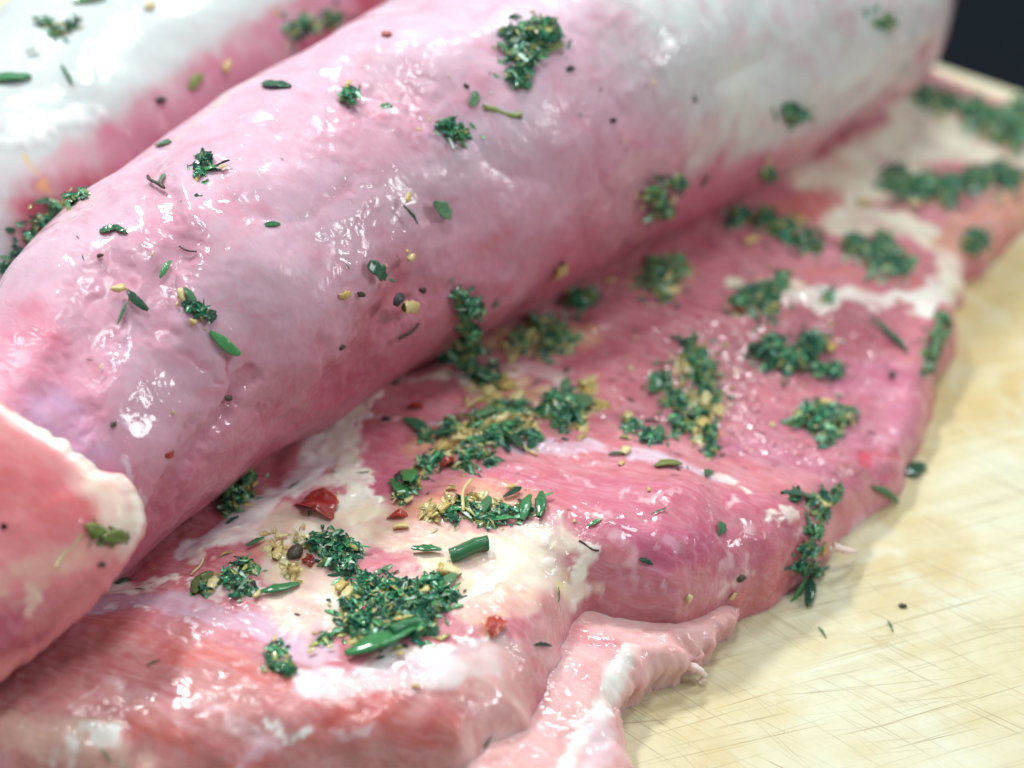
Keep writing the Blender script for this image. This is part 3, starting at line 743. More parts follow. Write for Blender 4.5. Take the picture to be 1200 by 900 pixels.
def lump_mesh(seed, amp=0.3):
    import bmesh
    bm = bmesh.new(); bmesh.ops.create_icosphere(bm, subdivisions=2, radius=0.5)
    V = np.array([v.co[:] for v in bm.verts]); k = 1 + amp * fbm(V + seed * 3.7, 2.6, 2, seed)
    for v, q, s in zip(bm.verts, V, k): v.co = Vector((q[0] * s, q[1] * s * 0.62, q[2] * s * 0.5))
    me = bpy.data.meshes.new('lump'); bm.to_mesh(me); bm.free()
    for p in me.polygons: p.use_smooth = True
    return me
def chilli_mesh(seed):
    import bmesh
    bm = bmesh.new(); bmesh.ops.create_icosphere(bm, subdivisions=4, radius=0.5)
    V = np.array([v.co[:] for v in bm.verts]); k = 1 + 0.45 * fbm(V + seed, 2.4, 2, seed) + 0.10 * fbm(V + seed, 7, 2, seed + 3)
    V = V * k[:, None] * np.array([1, 0.62, 0.10])
    V[:, 2] += 0.55 * (V[:, 1] ** 2) * 1.6 - 0.5 * V[:, 0] ** 2 + 0.07 * vnoise(V + seed, 3.5, seed)
    V[:, 2] -= np.percentile(V[:, 2], 30)
    for v, q in zip(bm.verts, V): v.co = Vector(q)
    me = bpy.data.meshes.new('chilli'); bm.to_mesh(me); bm.free()
    for p in me.polygons: p.use_smooth = True
    return me
def tube_np(pts, rad, nr=6):
    pts = np.array(pts, float); n = len(pts); t = np.gradient(pts, axis=0); t /= np.linalg.norm(t, axis=1)[:, None] + 1e-12
    a = np.cross(t, [0.13, 0.31, 0.94]); a /= np.linalg.norm(a, axis=1)[:, None]; b_ = np.cross(t, a)
    ang = np.linspace(0, 2 * math.pi, nr, endpoint=False); rad = np.broadcast_to(np.asarray(rad, float), (n,))
    V = pts[:, None] + (a[:, None] * np.cos(ang)[None, :, None] + b_[:, None] * np.sin(ang)[None, :, None]) * rad[:, None, None]
    V = V.reshape(-1, 3); Q = grid_quads(n, nr, True)
    c0 = len(V); V = np.r_[V, pts[:1], pts[-1:]]
    F0 = [[(j + 1) % nr, j, c0, c0] for j in range(nr)]; o = (n - 1) * nr
    F1 = [[o + j, o + (j + 1) % nr, c0 + 1, c0 + 1] for j in range(nr)]
    return V, Q, [f[:3] for f in F0 + F1]
def tube_mesh(pts, rad, nr=6):
    V, Q, Tt = tube_np(pts, rad, nr)
    me = bpy.data.meshes.new('tube'); me.from_pydata([tuple(v) for v in V], [], [tuple(int(i) for i in q) for q in Q] + [tuple(int(i) for i in q) for q in Tt])
    for p in me.polygons: p.use_smooth = True
    return me
def stem_mesh(seed, rad=0.09):
    rs = np.random.RandomState(seed); x = np.linspace(-0.5, 0.5, 8)
    return tube_mesh(np.c_[x, 0.08 * np.sin(x * 4 + seed), 0.06 * np.cos(x * 3 + seed)], rad * (0.8 + 0.3 * rs.rand(8)), 8)
def copies(me_list, mat):
    for m_ in me_list: m_.materials.append(mat)
    return me_list
SH = {
    'leaf': copies([blade_mesh(i, 0.34, 0.09, 0.12, 0.5, .18) for i in range(5)], M['leaf']),
    'wide': copies([blade_mesh(20 + i, 0.60, 0.08, 0.14, 0.35, .28) for i in range(5)], M['leaf']),
    'thin': copies([blade_mesh(30 + i, 0.15, 0.07, 0.12, 0.5, .15) for i in range(4)], M['leaf']),
    'bright': copies([blade_mesh(40 + i, 0.30, 0.11, 0.12, 0.4, .16) for i in range(4)], M['leaf2']),
    'olive': copies([blade_mesh(50 + i, 0.42, 0.12, 0.2, 0.5, .1) for i in range(3)], M['olive']),
    'stem': copies([stem_mesh(i, 0.20) for i in range(3)], M['leaf2']),
    'stalk': copies([stem_mesh(40 + i, 0.10) for i in range(2)], M['olive']),
    'twig': copies([stem_mesh(10 + i, 0.055) for i in range(3)], M['twig']),
    'garlic': copies([blade_mesh(70 + i, 0.55, 0.30, 0.2, 0.25, .32) for i in range(6)] + [lump_mesh(i, 0.8) for i in range(3)], M['garlic']),
    'pepper': copies([lump_mesh(20 + i, 0.4) for i in range(3)], M['twig']),
    'chilli': copies([chilli_mesh(60 + i) for i in range(4)], M['chilli']),
    'strand': copies([stem_mesh(20 + i, 0.035) for i in range(3)], M['garlic']),
}
NAMES = {'leaf': 'leaf', 'wide': 'leaf', 'thin': 'leaf', 'bright': 'leaf', 'olive': 'leaf', 'stem': 'stem', 'stalk': 'stalk', 'twig': 'twig', 'garlic': 'garlic_bit', 'pepper': 'pepper_bit', 'chilli': 'chilli_flake', 'strand': 'zest_strand'}
def frame_matrix(p, xdir, nrm, size, thick=1.0):
    x = xdir - nrm * (xdir @ nrm); ln = np.linalg.norm(x)
    x = x / ln if ln > 1e-9 else np.cross(nrm, [0, 0, 1.0]); y = np.cross(nrm, x)
    m = Matrix.Identity(4)
    for i in range(3):
        m[i][0] = x[i] * size; m[i][1] = y[i] * size; m[i][2] = nrm[i] * size * thick; m[i][3] = p[i]
    return m
def piece(kind, px, py, length, ang, lift=0.0, parent=None, name=None, trees=TREES, tilt=0.0):
    h = hit(px, py, trees)
    if h is None: return None
    p, nrm = h; a = math.radians(ang); dx = math.cos(a) * length / 2; dy = -math.sin(a) * length / 2
    A = p + 0; dist = np.linalg.norm(p - CAM)
    q = at_plane(px + dx, py + dy, p, nrm); r_ = at_plane(px - dx, py - dy, p, nrm)
    xd = q - r_; L = min(np.linalg.norm(xd), 1.9 * length * dist / FPX)
    xd = xd / (np.linalg.norm(xd) + 1e-12) + nrm * tilt; xd /= np.linalg.norm(xd)
    nn = nrm - xd * (nrm @ xd); nn /= np.linalg.norm(nn)
    me = random.choice(SH[kind])
    o = bpy.data.objects.new(name or NAMES[kind], me); col.objects.link(o)
    o.matrix_world = frame_matrix(p + nrm * (0.0001 + lift * 0.8), xd, nn, L)
    if parent:
        mw = o.matrix_world.copy(); o.parent = parent; o.matrix_parent_inverse = Matrix.Translation(-parent.location); o.matrix_basis = mw
    return o
def at_plane(px, py, p, nrm):
    d = ray(px, py); den = d @ nrm
    if abs(den) < 0.15: den = math.copysign(0.15, den if den else -1)
    return CAM + d * (((p - CAM) @ nrm) / den)

# ------------------------------------------------------------------ clumps of chopped herbs
FL = []
for i in range(14):
    rs = np.random.RandomState(100 + i); V = []
    nseg = 3; wd = rs.uniform(0.34, 0.75); cu = rs.uniform(0.1, 0.9); tw = rs.uniform(-1, 1)
    for a in range(nseg):
        t = a / (nseg - 1); x = t - 0.5; hw = wd * 0.5 * (math.sin(math.pi * (0.12 + 0.76 * t)))
        for s in (-1, 0, 1):
            y = s * hw; z = cu * (0.25 - x * x) + 0.35 * abs(s) * hw + tw * x * y
            V.append((x, y, z + rs.uniform(-.03, .03)))
    V = np.array(V); V = np.r_[V, V - np.array([0, 0, 0.09])]
    Qt = grid_quads(nseg, 3); n0 = nseg * 3; Qb = Qt[:, ::-1] + n0
    ring = [0, 1, 2, 5, 8, 7, 6, 3]
    Qs = np.array([[ring[k], ring[k] + n0, ring[(k + 1) % 8] + n0, ring[(k + 1) % 8]] for k in range(8)])
    FL.append((V, np.r_[Qt, Qb, Qs]))

PAL = np.array([lin(c) for c in [(20, 82, 66), (36, 120, 92), (56, 150, 104), (90, 178, 116), (146, 206, 168), (198, 222, 204), (184, 182, 100)]])
PW = [.22, .26, .20, .12, .09, .04, .07]
def clump(label, blobs, extras=(), dens=1.0, height=0.42, size=(0.8, 2.2), mat='leaf', cat='herb clump', group=None, trees=TREES, frac_y=0.11, base=True):
    rs = np.random.RandomState(int(blobs[0][0] * 7 + blobs[0][1]) % 99991)
    hc = hit(blobs[0][0], blobs[0][1], trees)
    root = empty('herb_clump', Vector(hc[0])); tag(root, label, cat, group)
    VV = []; QQ = []; off = 0; BV = []; BQ = []; boff = 0; CC = []; YV = []; YQ = []; yoff = 0
    for (bx, by, br) in blobs:
        br = br * (1.38 if bx > 560 and by < 560 else 1.25)
        h0 = hit(bx, by, trees)
        if h0 is None: continue
        dist = np.linalg.norm(h0[0] - CAM); mpp = dist / FPX; rm = br * mpp
        nfl = int(max(8, dens * 6.5 * (rm / 0.001) ** 2))
        if base:      # moist mash under the leaves, following the meat surface
            nr, na = 9, 26; ring = []; lob = rs.rand(9) * 6.28
            for i in range(nr):
                t = i / (nr - 1)
                for j in range(na):
                    a = 2 * math.pi * j / na; rr = br * t * (0.88 + 0.3 * math.sin(2 * a + lob[2]) * math.sin(5 * a + lob[3])) * (1 + 0.18 * math.sin(3 * a + lob[0]) * t + 0.12 * math.sin(7 * a + lob[1]) * t)
                    hh = hit(bx + math.cos(a) * rr, by + math.sin(a) * rr * 0.8, trees)
                    if hh is None: hh = h0
                    if np.linalg.norm(hh[0] - h0[0]) > 2.6 * rm: hh = h0
                    ring.append(hh[0] + hh[1] * (height * rm * 1.05 * (1 - t ** 2) ** 0.6 - 0.0003 + rs.uniform(-.0004, .0008) * (1 - t ** 4)))
            BV.append(np.array(ring)); BQ.append(grid_quads(nr, na, True) + boff); boff += nr * na
        for _ in range(nfl):
            rho = min(abs(rs.normal(0, 0.62)), 1.5) if rs.rand() > .06 else rs.uniform(1.2, 2.0)
            a = rs.rand() * 2 * math.pi
            hh = hit(bx + math.cos(a) * rho * br, by + math.sin(a) * rho * br * 0.85, trees)
            if hh is None or np.linalg.norm(hh[0] - h0[0]) > 3.0 * rm: continue
            p, nrm = hh
            if rho > .5 and math.sin(p[0] * 1700 + 2 * math.sin(p[1] * 900)) * math.sin(p[1] * 1500 + p[2] * 1100) < -0.3: continue
            dome = height * rm * max(0, 1 - rho ** 2) ** 0.6
            p = p + nrm * (dome * (0.85 + 0.35 * rs.rand()) + 0.00015)
            n2 = nrm + rs.normal(0, 0.42 if rho < 1 else 0.2, 3); n2 /= np.linalg.norm(n2)
            long_ = rs.rand() < .38
            m = np.array(frame_matrix(p, rs.normal(0, 1, 3), n2, (rs.uniform(1.9, 3.8) if long_ else rs.uniform(*size)) * 0.001))
            fv, fq = FL[rs.randint(len(FL))]
            if long_: fv = fv * np.array([1, rs.uniform(.3, .85), 0.6])
            v = fv @ m[:3, :3].T + m[:3, 3]
            if rs.rand() < frac_y: v = p + (v - p) * 0.7; YV.append(v); YQ.append(fq + yoff); yoff += len(v)
            else:
                VV.append(v); QQ.append(fq + off); off += len(v)
                CC.append(np.repeat(PAL[rs.choice(len(PAL), p=PW)][None] * rs.uniform(.75, 1.25), len(v), 0))
    if BV:
        me = mesh_np('mash', np.concatenate(BV), np.concatenate(BQ)); tag(link('herb_mash', me, M['mash' if mat == 'leaf' else mat], root), kind='stuff')
    if VV:
        me = mesh_np('leaves', np.concatenate(VV), np.concatenate(QQ)); set_attr(me, 'Col', np.concatenate(CC) if mat == 'leaf' else np.repeat(lin((112, 124, 58) if mat == 'olive' else (204, 180, 112))[None], off, 0)); tag(link('chopped_leaves', me, M['flake'], root), kind='stuff')
    if YV:
        me = mesh_np('crumbs', np.concatenate(YV), np.concatenate(YQ)); tag(link('garlic_crumbs', me, M['garlic'], root), kind='stuff')
    for e in extras:
        kind, px, py, ln, ang = e[:5]; ln = ln * (0.62 if kind == 'garlic' else 1.0); lift = e[5] * 0.001 if len(e) > 5 else 0.0009
        piece(kind, px, py, ln, ang, lift, root, trees=trees, tilt=rs.uniform(-.15, .15))
    return root

C = clump
# on the roll
C('dark green herb clump shaped like a bent heap near the top of the roll', [(632, 44, 18), (602, 46, 13), (614, 70, 17), (608, 92, 15)], [('olive', 650, 58, 20, 30), ('leaf', 590, 60, 24, -40)], height=.7)
C('small green herb clump left of centre on the upper roll', [(524, 147, 10), (538, 157, 12)], [('leaf', 530, 150, 26, -30)])
C('single small herb knot with a pale tip near the roll top edge', [(409, 113, 9)], [('garlic', 409, 102, 14, 80)])
C('bright herb clump with a brown tail on the left of the roll', [(240, 191, 10), (235, 204, 8)], [('wide', 240, 192, 22, 70), ('bright', 248, 200, 20, 20), ('garlic', 262, 199, 14, 20), ('twig', 258, 196, 26, 10)])
C('long line of chopped herbs tucked between the white loin and the roll', [(98, 228, 7), (84, 236, 11), (66, 246, 13), (50, 262, 13), (38, 280, 11), (22, 298, 9), (6, 314, 8)], [('bright', 96, 226, 26, 30), ('leaf', 48, 236, 20, 10), ('thin', 40, 262, 26, -50), ('bright', 60, 250, 28, 50)], height=.6)
C('yellowish herb clump wedged between the two loins at the top', [(345, 36, 13), (362, 28, 11), (385, 24, 12)], [('garlic', 368, 30, 16, 0), ('garlic', 390, 22, 14, 30)], frac_y=.35)
C('wet translucent leaf cluster low on the left of the roll', [(236, 368, 10), (224, 360, 9)], [('garlic', 214, 348, 26, -70, .4), ('leaf', 222, 350, 26, -60), ('wide', 246, 372, 18, 80), ('bright', 262, 402, 42, -33), ('garlic', 226, 378, 16, -20)], height=.35, frac_y=.3)
C('upright dark herb clump standing in the gap between roll and slab', [(538, 346, 10), (548, 358, 13), (546, 380, 12), (545, 400, 13), (524, 418, 11), (545, 418, 13), (558, 410, 9)], [('garlic', 564, 364, 15, 40)], height=.9)
C('small blurred herb and garlic clump at the roll lower edge, right of centre', [(768, 230, 11), (776, 246, 11), (793, 214, 9)], [('garlic', 786, 232, 20, 70), ('garlic', 783, 250, 12, 0)], frac_y=.2)
C('round dark herb knot on the far whitish part of the roll', [(930, 133, 12)], [('leaf', 930, 130, 22, -60)])
C('faint herb knot at the far end of the roll', [(1036, 26, 11)], dens=.5, height=.3)
C('herb knot on the far lower edge of the roll', [(900, 203, 9)], [('garlic', 897, 186, 12, 80)])
C('loose olive herb cluster on the white loin', [(67, 38, 8), (55, 28, 7), (82, 32, 7)], [('leaf', 50, 27, 22, -20), ('leaf', 84, 32, 18, 20), ('leaf', 40, 62, 18, 10)], height=.3)
# on the slab
C('dark herb clump with pale seeds tucked under the roll', [(276, 584, 15), (286, 570, 14), (267, 597, 9)], [('garlic', 292, 596, 16, 10), ('bright', 292, 562, 20, 30), ('garlic', 300, 572, 12, 50)])
C('leftmost herb clump on the slab with a pale green lump', [(275, 680, 15), (290, 667, 13), (284, 692, 11), (240, 690, 11)], [('olive', 238, 686, 30, 60), ('garlic', 248, 688, 24, 80), ('bright', 300, 638, 24, 20), ('garlic', 302, 700, 16, 50), ('bright', 328, 692, 46, 8), ('strand', 232, 668, 22, 70)])
C('dark herb heap beside a brown stalk piece, below the chilli flake', [(372, 640, 13), (398, 643, 15), (392, 660, 13), (414, 650, 11), (408, 668, 10)], [('pepper', 346, 650, 16, 60), ('garlic', 326, 652, 26, 50), ('garlic', 345, 672, 24, -20), ('chilli', 362, 658, 12, -40, .3), ('garlic', 330, 632, 22, 20), ('strand', 340, 668, 30, -20), ('leaf', 390, 630, 24, 20)], height=.7)
C('biggest mound of chopped herbs at the front of the slab', [(430, 690, 17), (455, 694, 17), (481, 700, 17), (510, 690, 15), (440, 718, 19), (470, 724, 19), (500, 714, 19), (420, 736, 17), (450, 744, 17), (496, 736, 15), (526, 700, 11), (408, 712, 11)],
  [('bright', 448, 756, 90, 18, 1.6), ('stem', 480, 742, 44, 20, 1.8), ('garlic', 444, 704, 26, 15, 2.2), ('garlic', 500, 700, 24, 30, 2.0), ('garlic', 474, 734, 24, -10, 2.0), ('garlic', 408, 700, 26, 60), ('garlic', 416, 724, 18, 30, 1.5), ('leaf', 520, 688, 34, 40, 1.5), ('garlic', 520, 672, 28, -35), ('strand', 505, 720, 30, 40, 2), ('chilli', 426, 721, 8, 0, 2.2), ('leaf', 450, 672, 26, 30, 1.5), ('garlic', 400, 690, 24, 80), ('garlic', 470, 770, 16, 0)], height=.62, dens=1.1)
C('small herb knot hanging on the front ridge, lowest on the slab', [(324, 766, 10), (320, 780, 9), (337, 787, 9)], [('bright', 332, 784, 34, -20), ('garlic', 322, 752, 12, 60), ('leaf', 316, 778, 20, -50)])
C('small bright leaf bits with garlic left of the big mound', [(382, 750, 9)], [('bright', 384, 748, 22, 20), ('garlic', 366, 766, 16, 30), ('garlic', 388, 762, 14, 0)], frac_y=.3)
C('row of dark herbs ending in a curled leaf above the cut stem', [(555, 600, 12), (570, 612, 11), (590, 602, 11), (540, 592, 9), (612, 600, 11), (528, 604, 9)], [('bright', 616, 600, 28, 60, 1.5), ('bright', 634, 596, 30, 75, 1.5), ('bright', 590, 612, 30, 0, 1), ('garlic', 520, 598, 26, 20), ('garlic', 508, 606, 20, 30), ('strand', 545, 585, 40, 70, 1.5), ('leaf', 600, 580, 24, 20), ('garlic', 600, 574, 18, 10), ('bright', 640, 585, 18, 20, 1.2), ('leaf', 566, 598, 22, 70, 1.5)])
C('sprawling net of herbs and garlic threads in the middle of the slab', [(500, 512, 9), (528, 502, 12), (560, 496, 13), (590, 486, 14), (610, 480, 11), (556, 528, 14), (580, 514, 13), (602, 506, 12), (500, 546, 12), (480, 570, 12), (470, 584, 9), (545, 545, 12), (625, 515, 10), (515, 535, 9), (575, 540, 9)],
  [('leaf', 488, 502, 40, -28, 1), ('leaf', 520, 512, 34, 10, 1.5), ('garlic', 588, 498, 30, 20, 1.8), ('garlic', 540, 520, 30, 10, 1.5), ('garlic', 605, 470, 26, 70), ('strand', 500, 540, 50, 50, 1.6), ('strand', 612, 525, 44, -30, 1.5), ('strand', 498, 560, 40, 80, 1.2), ('bright', 478, 562, 34, 70, 1), ('bright', 470, 578, 26, -60, 1), ('leaf', 570, 490, 34, 30, 2), ('garlic', 520, 530, 22, 60, 1.5), ('chilli', 524, 545, 18, 30), ('garlic', 480, 590, 16, 50), ('leaf', 600, 520, 30, -40, 1.5), ('strand', 560, 475, 36, 50, 1.5), ('garlic', 595, 455, 22, 70)], height=.5, frac_y=.22, dens=.95)
C('round knot of curled leaves right of the herb net', [(648, 480, 14), (668, 488, 14), (658, 494, 12), (666, 466, 7)], [('garlic', 684, 494, 14, 40), ('leaf', 664, 456, 22, 80, 1), ('wide', 676, 478, 26, 60, 1.8), ('garlic', 688, 452, 20, 60)], height=.85)
C('small dark herb clump just below the upright clump', [(550, 432, 9), (568, 442, 11), (580, 450, 8)], [('bright', 568, 446, 28, -20), ('garlic', 576, 440, 14, 20), ('garlic', 574, 462, 22, 60)])
C('yellow-green smear of garlic and herbs by the roll', [(610, 402, 12), (650, 390, 15), (662, 404, 12), (630, 384, 10), (640, 410, 10)], [('garlic', 612, 400, 30, 0), ('garlic', 640, 380, 28, 20), ('bright', 662, 398, 36, 0)], frac_y=.5, height=.4)
C('small herb clump against the roll, beyond the garlic smear', [(680, 352, 12), (692, 348, 8)], [('garlic', 715, 332, 18, 20)], frac_y=.2)
C('blurred yellow and green herb clump touching the roll, right of centre', [(770, 330, 15), (788, 316, 15), (765, 312, 10), (780, 346, 10)], [('garlic', 776, 330, 24, 60), ('garlic', 786, 344, 22, 70)], frac_y=.35)
C('tall column of blurred herbs in the middle of the far muscle', [(775, 450, 12), (790, 470, 12), (814, 420, 14), (826, 440, 14), (830, 465, 14), (815, 490, 12), (798, 500, 12), (830, 512, 10), (832, 530, 8), (808, 404, 8)], [('garlic', 828, 470, 30, 70, 1.5), ('garlic', 822, 500, 24, 30, 1), ('leaf', 770, 452, 30, 60, 1)], frac_y=.2)
C('blurred herb clump behind the column, beside a pale fat streak', [(870, 355, 13), (890, 345, 15), (910, 340, 12), (900, 360, 11), (918, 325, 8)], [('garlic', 903, 362, 22, 40), ('chilli', 868, 366, 16, 0)], frac_y=.15)
C('pair of rounded herb lumps right of the herb column', [(903, 415, 17), (925, 426, 14), (950, 408, 14), (958, 434, 9), (976, 435, 9)], [('garlic', 972, 410, 18, 60), ('wide', 952, 408, 30, 20, 1.6)], height=.7)
C('compact herb lump alone near the right edge of the slab', [(944, 490, 15), (965, 495, 16), (985, 490, 12), (970, 510, 11)], [('olive', 978, 496, 24, 30, 1.5), ('garlic', 966, 474, 20, 0)], height=.6)
C('dark herb strip lying on the slab right rim', [(1105, 375, 8), (1098, 395, 9), (1090, 415, 9), (1087, 432, 7)], [('thin', 1096, 392, 60, 70)])
C('herb sprig hanging over the front edge towards the bare board', [(930, 584, 6), (950, 588, 7), (968, 585, 8), (980, 574, 6), (960, 602, 10), (952, 622, 9), (946, 643, 10), (938, 664, 11), (954, 668, 8)], [('thin', 935, 584, 40, 5, 1), ('leaf', 978, 578, 30, 65, 1), ('bright', 956, 622, 24, 70, 1.5), ('garlic', 960, 642, 26, 80, 1.2), ('bright', 930, 690, 34, 50, 1.5), ('leaf', 947, 698, 30, 78, 1.5), ('leaf', 940, 640, 30, 70, 1.5), ('garlic', 964, 592, 16, 20)], height=.6)
C('small green trio of herb bits on the slab between net and column', [(738, 500, 10), (760, 512, 9), (770, 515, 7)], [('garlic', 736, 492, 20, 30), ('leaf', 768, 512, 22, 70, .8)], frac_y=.2)
C('blurred herb heap just above the pale fat streak', [(1000, 290, 13), (1025, 300, 16), (1050, 310, 15), (1035, 285, 11)], [('garlic', 998, 296, 20, 20)])
C('blurred herb band lying along the roll, near the red patch', [(898, 258, 12), (920, 272, 14), (942, 284, 12), (956, 290, 9)], [('garlic', 935, 262, 24, 20), ('garlic', 880, 285, 24, 30)], frac_y=.2)
C('long blurred herb band across the far cream fat', [(1050, 214, 18), (1080, 220, 18), (1110, 224, 18), (1145, 212, 16), (1170, 206, 16), (1186, 210, 12)], [('garlic', 1070, 240, 24, 10), ('garlic', 1010, 240, 26, 0)], height=.35)
C('farthest herb band at the upper right rim of the slab', [(1080, 112, 14), (1108, 120, 14), (1140, 132, 18), (1165, 146, 20), (1190, 156, 18), (1196, 132, 18)], [('garlic', 1100, 140, 20, 0)], height=.35)
C('single dark herb lump on the salmon tail of the slab', [(1141, 286, 14)], [('leaf', 1141, 276, 22, 70)])
C('small blurred herb lump in the shadow of the roll', [(862, 258, 11), (872, 252, 8)], [])
C('small herb knot sitting on the pale fat streak', [(970, 350, 8)], [])
C('olive herb smear on the red cut end at the left', [(112, 626, 9), (128, 630, 8), (142, 629, 6)], [('olive', 112, 622, 30, -30, .5), ('olive', 135, 630, 34, 5, .5), ('strand', 80, 645, 50, 60, .2)], mat='olive', height=.25, dens=.7, frac_y=.05)

# golden garlic paste smeared round the herbs
for lab, bl in [
    ('golden garlic paste smeared through the herb net in the middle', [(545, 512, 18), (575, 500, 18), (600, 492, 16), (520, 530, 14), (620, 500, 12)]),
    ('golden garlic paste smeared along the row of dark herbs', [(505, 600, 15), (530, 590, 14), (560, 588, 13), (580, 592, 10)]),
    ('golden garlic paste beside the brown stalk piece, below the chilli flake', [(325, 645, 14), (340, 668, 13), (350, 630, 10)]),
    ('golden paste rim left of the biggest herb mound', [(412, 700, 13), (405, 725, 12), (420, 752, 11)]),
    ('golden paste in the column of blurred herbs on the far muscle', [(828, 480, 15), (808, 470, 12), (822, 508, 12), (800, 430, 10)]),
    ('golden paste smear close to the roll, behind the small dark clump', [(600, 410, 13), (625, 395, 13), (575, 465, 12), (590, 445, 10)]),
    ('golden paste beside the round knot of curled leaves', [(690, 455, 11), (700, 475, 10), (682, 500, 9)])]:
    o = clump(lab, bl, [], dens=.35, height=.16, mat='garlic', cat='garlic paste', frac_y=.5); o.name = 'garlic_paste'

# ------------------------------------------------------------------ single pieces
def single(kind, px, py, ln, ang, label, cat, name, group=None, lift=.0003, tilt=0.0):
    if kind == 'garlic': ln *= 0.7
    o = piece(kind, px, py, ln, ang, lift, None, name, tilt=tilt)
    if o: tag(o, label, cat, group)
    return o
S = single
S('stem', 550, 648, 46, 12, 'thick glossy green cut stem lying on the fat above the big mound', 'herb stalk', 'herb_stalk', lift=.0012)
S('bright', 500, 646, 34, -8, 'green leaf piece beside the thick cut stem, on its left', 'herb leaf', 'herb_leaf', lift=.0009)
S('garlic', 528, 672, 34, -30, 'yellow garlic sliver below the thick cut stem', 'garlic', 'garlic_sliver', lift=.0008)
S('garlic', 470, 620, 26, 10, 'yellow garlic piece between the chilli flake and the cut stem', 'garlic', 'garlic_piece', lift=.0006)
S('chilli', 374, 595, 40, -18, 'largest red chilli flake, lying on white fat', 'chilli', 'chilli_flake', lift=.001)
S('chilli', 466, 606, 20, 5, 'red chilli piece half under the herb row', 'chilli', 'chilli_flake', lift=.0006)
S('chilli', 579, 736, 24, 75, 'small red chilli drop on the peach fat at the front ridge', 'chilli', 'chilli_flake', lift=.0008)
S('chilli', 453, 41, 12, 0, 'tiny red chilli speck on the upper roll', 'chilli', 'chilli_flake')
S('chilli', 487, 478, 18, 5, 'small red chilli sliver above the herb net', 'chilli', 'chilli_flake')
S('chilli', 198, 532, 10, 20, 'tiny orange chilli speck low on the roll', 'chilli', 'chilli_flake')
S('wide', 226, 236, 26, -5, 'lone green leaf square on the upper left of the roll', 'herb leaf', 'herb_leaf', lift=.0005)
S('twig', 183, 216, 24, -50, 'twisted dark brown herb bit left on the roll', 'herb bit', 'herb_bit', lift=.0005)
S('leaf', 190, 211, 14, 50, 'short brown leaf tip touching the twisted bit', 'herb bit', 'herb_bit', lift=.0005)
S('wide', 127, 270, 20, 10, 'crumpled herb leaf near the left end of the roll', 'herb leaf', 'herb_leaf', lift=.0004)
S('leaf', 142, 270, 18, -30, 'curled brown-green leaf right of the crumpled one', 'herb leaf', 'herb_leaf', lift=.0004)
S('garlic', 140, 339, 24, 0, 'yellow garlic nib on the left of the roll', 'garlic', 'garlic_piece', lift=.0005)
S('leaf', 161, 353, 34, -42, 'dark green leaf touching the yellow garlic nib', 'herb leaf', 'herb_leaf', lift=.0006)
S('thin', 143, 368, 28, 58, 'slim grey-green leaf below the garlic nib', 'herb leaf', 'herb_leaf')
S('bright', 194, 316, 24, 50, 'slim upright green leaf above the wet leaf cluster', 'herb leaf', 'herb_leaf', lift=.0004)
S('thin', 318, 324, 26, 38, 'slim green leaf on the glossy middle of the roll', 'herb leaf', 'herb_leaf')
S('wide', 441, 318, 26, -30, 'three-cornered green leaf on the roll, below its middle', 'herb leaf', 'herb_leaf', lift=.0005)
S('wide', 517, 245, 24, -30, 'dark green leaf with a bright glint, middle of the roll', 'herb leaf', 'herb_leaf', lift=.0006)
S('garlic', 477, 232, 18, 80, 'yellow garlic crumb above a thin twig, middle of the roll', 'garlic', 'garlic_piece')
S('thin', 480, 252, 28, -55, 'thin twig under the yellow crumb, middle of the roll', 'herb bit', 'herb_bit')
S('leaf', 324, 100, 34, -5, 'flat green leaf near the upper edge of the roll', 'herb leaf', 'herb_leaf')
S('leaf', 317, 265, 22, 15, 'small pale leaf among the bright glints of the roll', 'herb leaf', 'herb_leaf')
S('wide', 453, 126, 14, 10, 'small round green leaf right of the pale-tipped knot', 'herb leaf', 'herb_leaf')
S('stalk', 588, 132, 44, -4, 'pale green stalk piece right of the small clump on the roll', 'herb stalk', 'herb_stalk', lift=.0006)
S('wide', 555, 117, 18, 60, 'small dark leaf left of the pale stalk piece', 'herb leaf', 'herb_leaf', lift=.0005)
S('wide', 580, 352, 18, 60, 'dark leaf bit right of the upright clump', 'herb leaf', 'herb_leaf', lift=.0006)
S('pepper', 465, 350, 18, 55, 'black pepper-like bit low on the roll, left of the upright clump', 'herb bit', 'herb_bit', lift=.0006)
S('garlic', 478, 360, 24, 10, 'orange garlic crumb beside the black bit on the roll', 'garlic', 'garlic_piece', lift=.0006)
S('garlic', 402, 345, 20, 20, 'yellow garlic crumb low on the roll', 'garlic', 'garlic_piece', lift=.0005)
S('garlic', 480, 302, 14, 40, 'lone yellow crumb between the two leaves on the roll middle', 'garlic', 'garlic_piece', lift=.0004)
S('garlic', 655, 316, 22, 80, 'orange smear on the shaded lower side of the roll', 'garlic', 'garlic_piece')
S('twig', 478, 388, 28, 45, 'fine dark hair-like twig low on the roll', 'herb bit', 'herb_bit')
S('leaf', 825, 210, 18, 60, 'small dark leaf on the lower right side of the roll', 'herb leaf', 'herb_leaf', lift=.0005)
S('bright', 10, 93, 52, 8, 'big green leaf at the left edge on the white loin', 'herb leaf', 'herb_leaf', lift=.0006)
S('thin', 78, 88, 26, -70, 'thin curled green leaf on the white loin', 'herb leaf', 'herb_leaf')
S('olive', 229, 97, 24, 45, 'pale leaf on the pink side of the loin behind', 'herb leaf', 'herb_leaf', lift=.0004)
S('bright', 105, 1, 40, 5, 'green leaf cut off by the top edge of the picture', 'herb leaf', 'herb_leaf', lift=.0005)
S('garlic', 175, 8, 16, 40, 'yellow crumb at the top of the white loin', 'garlic', 'garlic_piece')
S('garlic', 265, 78, 20, 50, 'orange crumb on the pink side of the loin behind', 'garlic', 'garlic_piece')
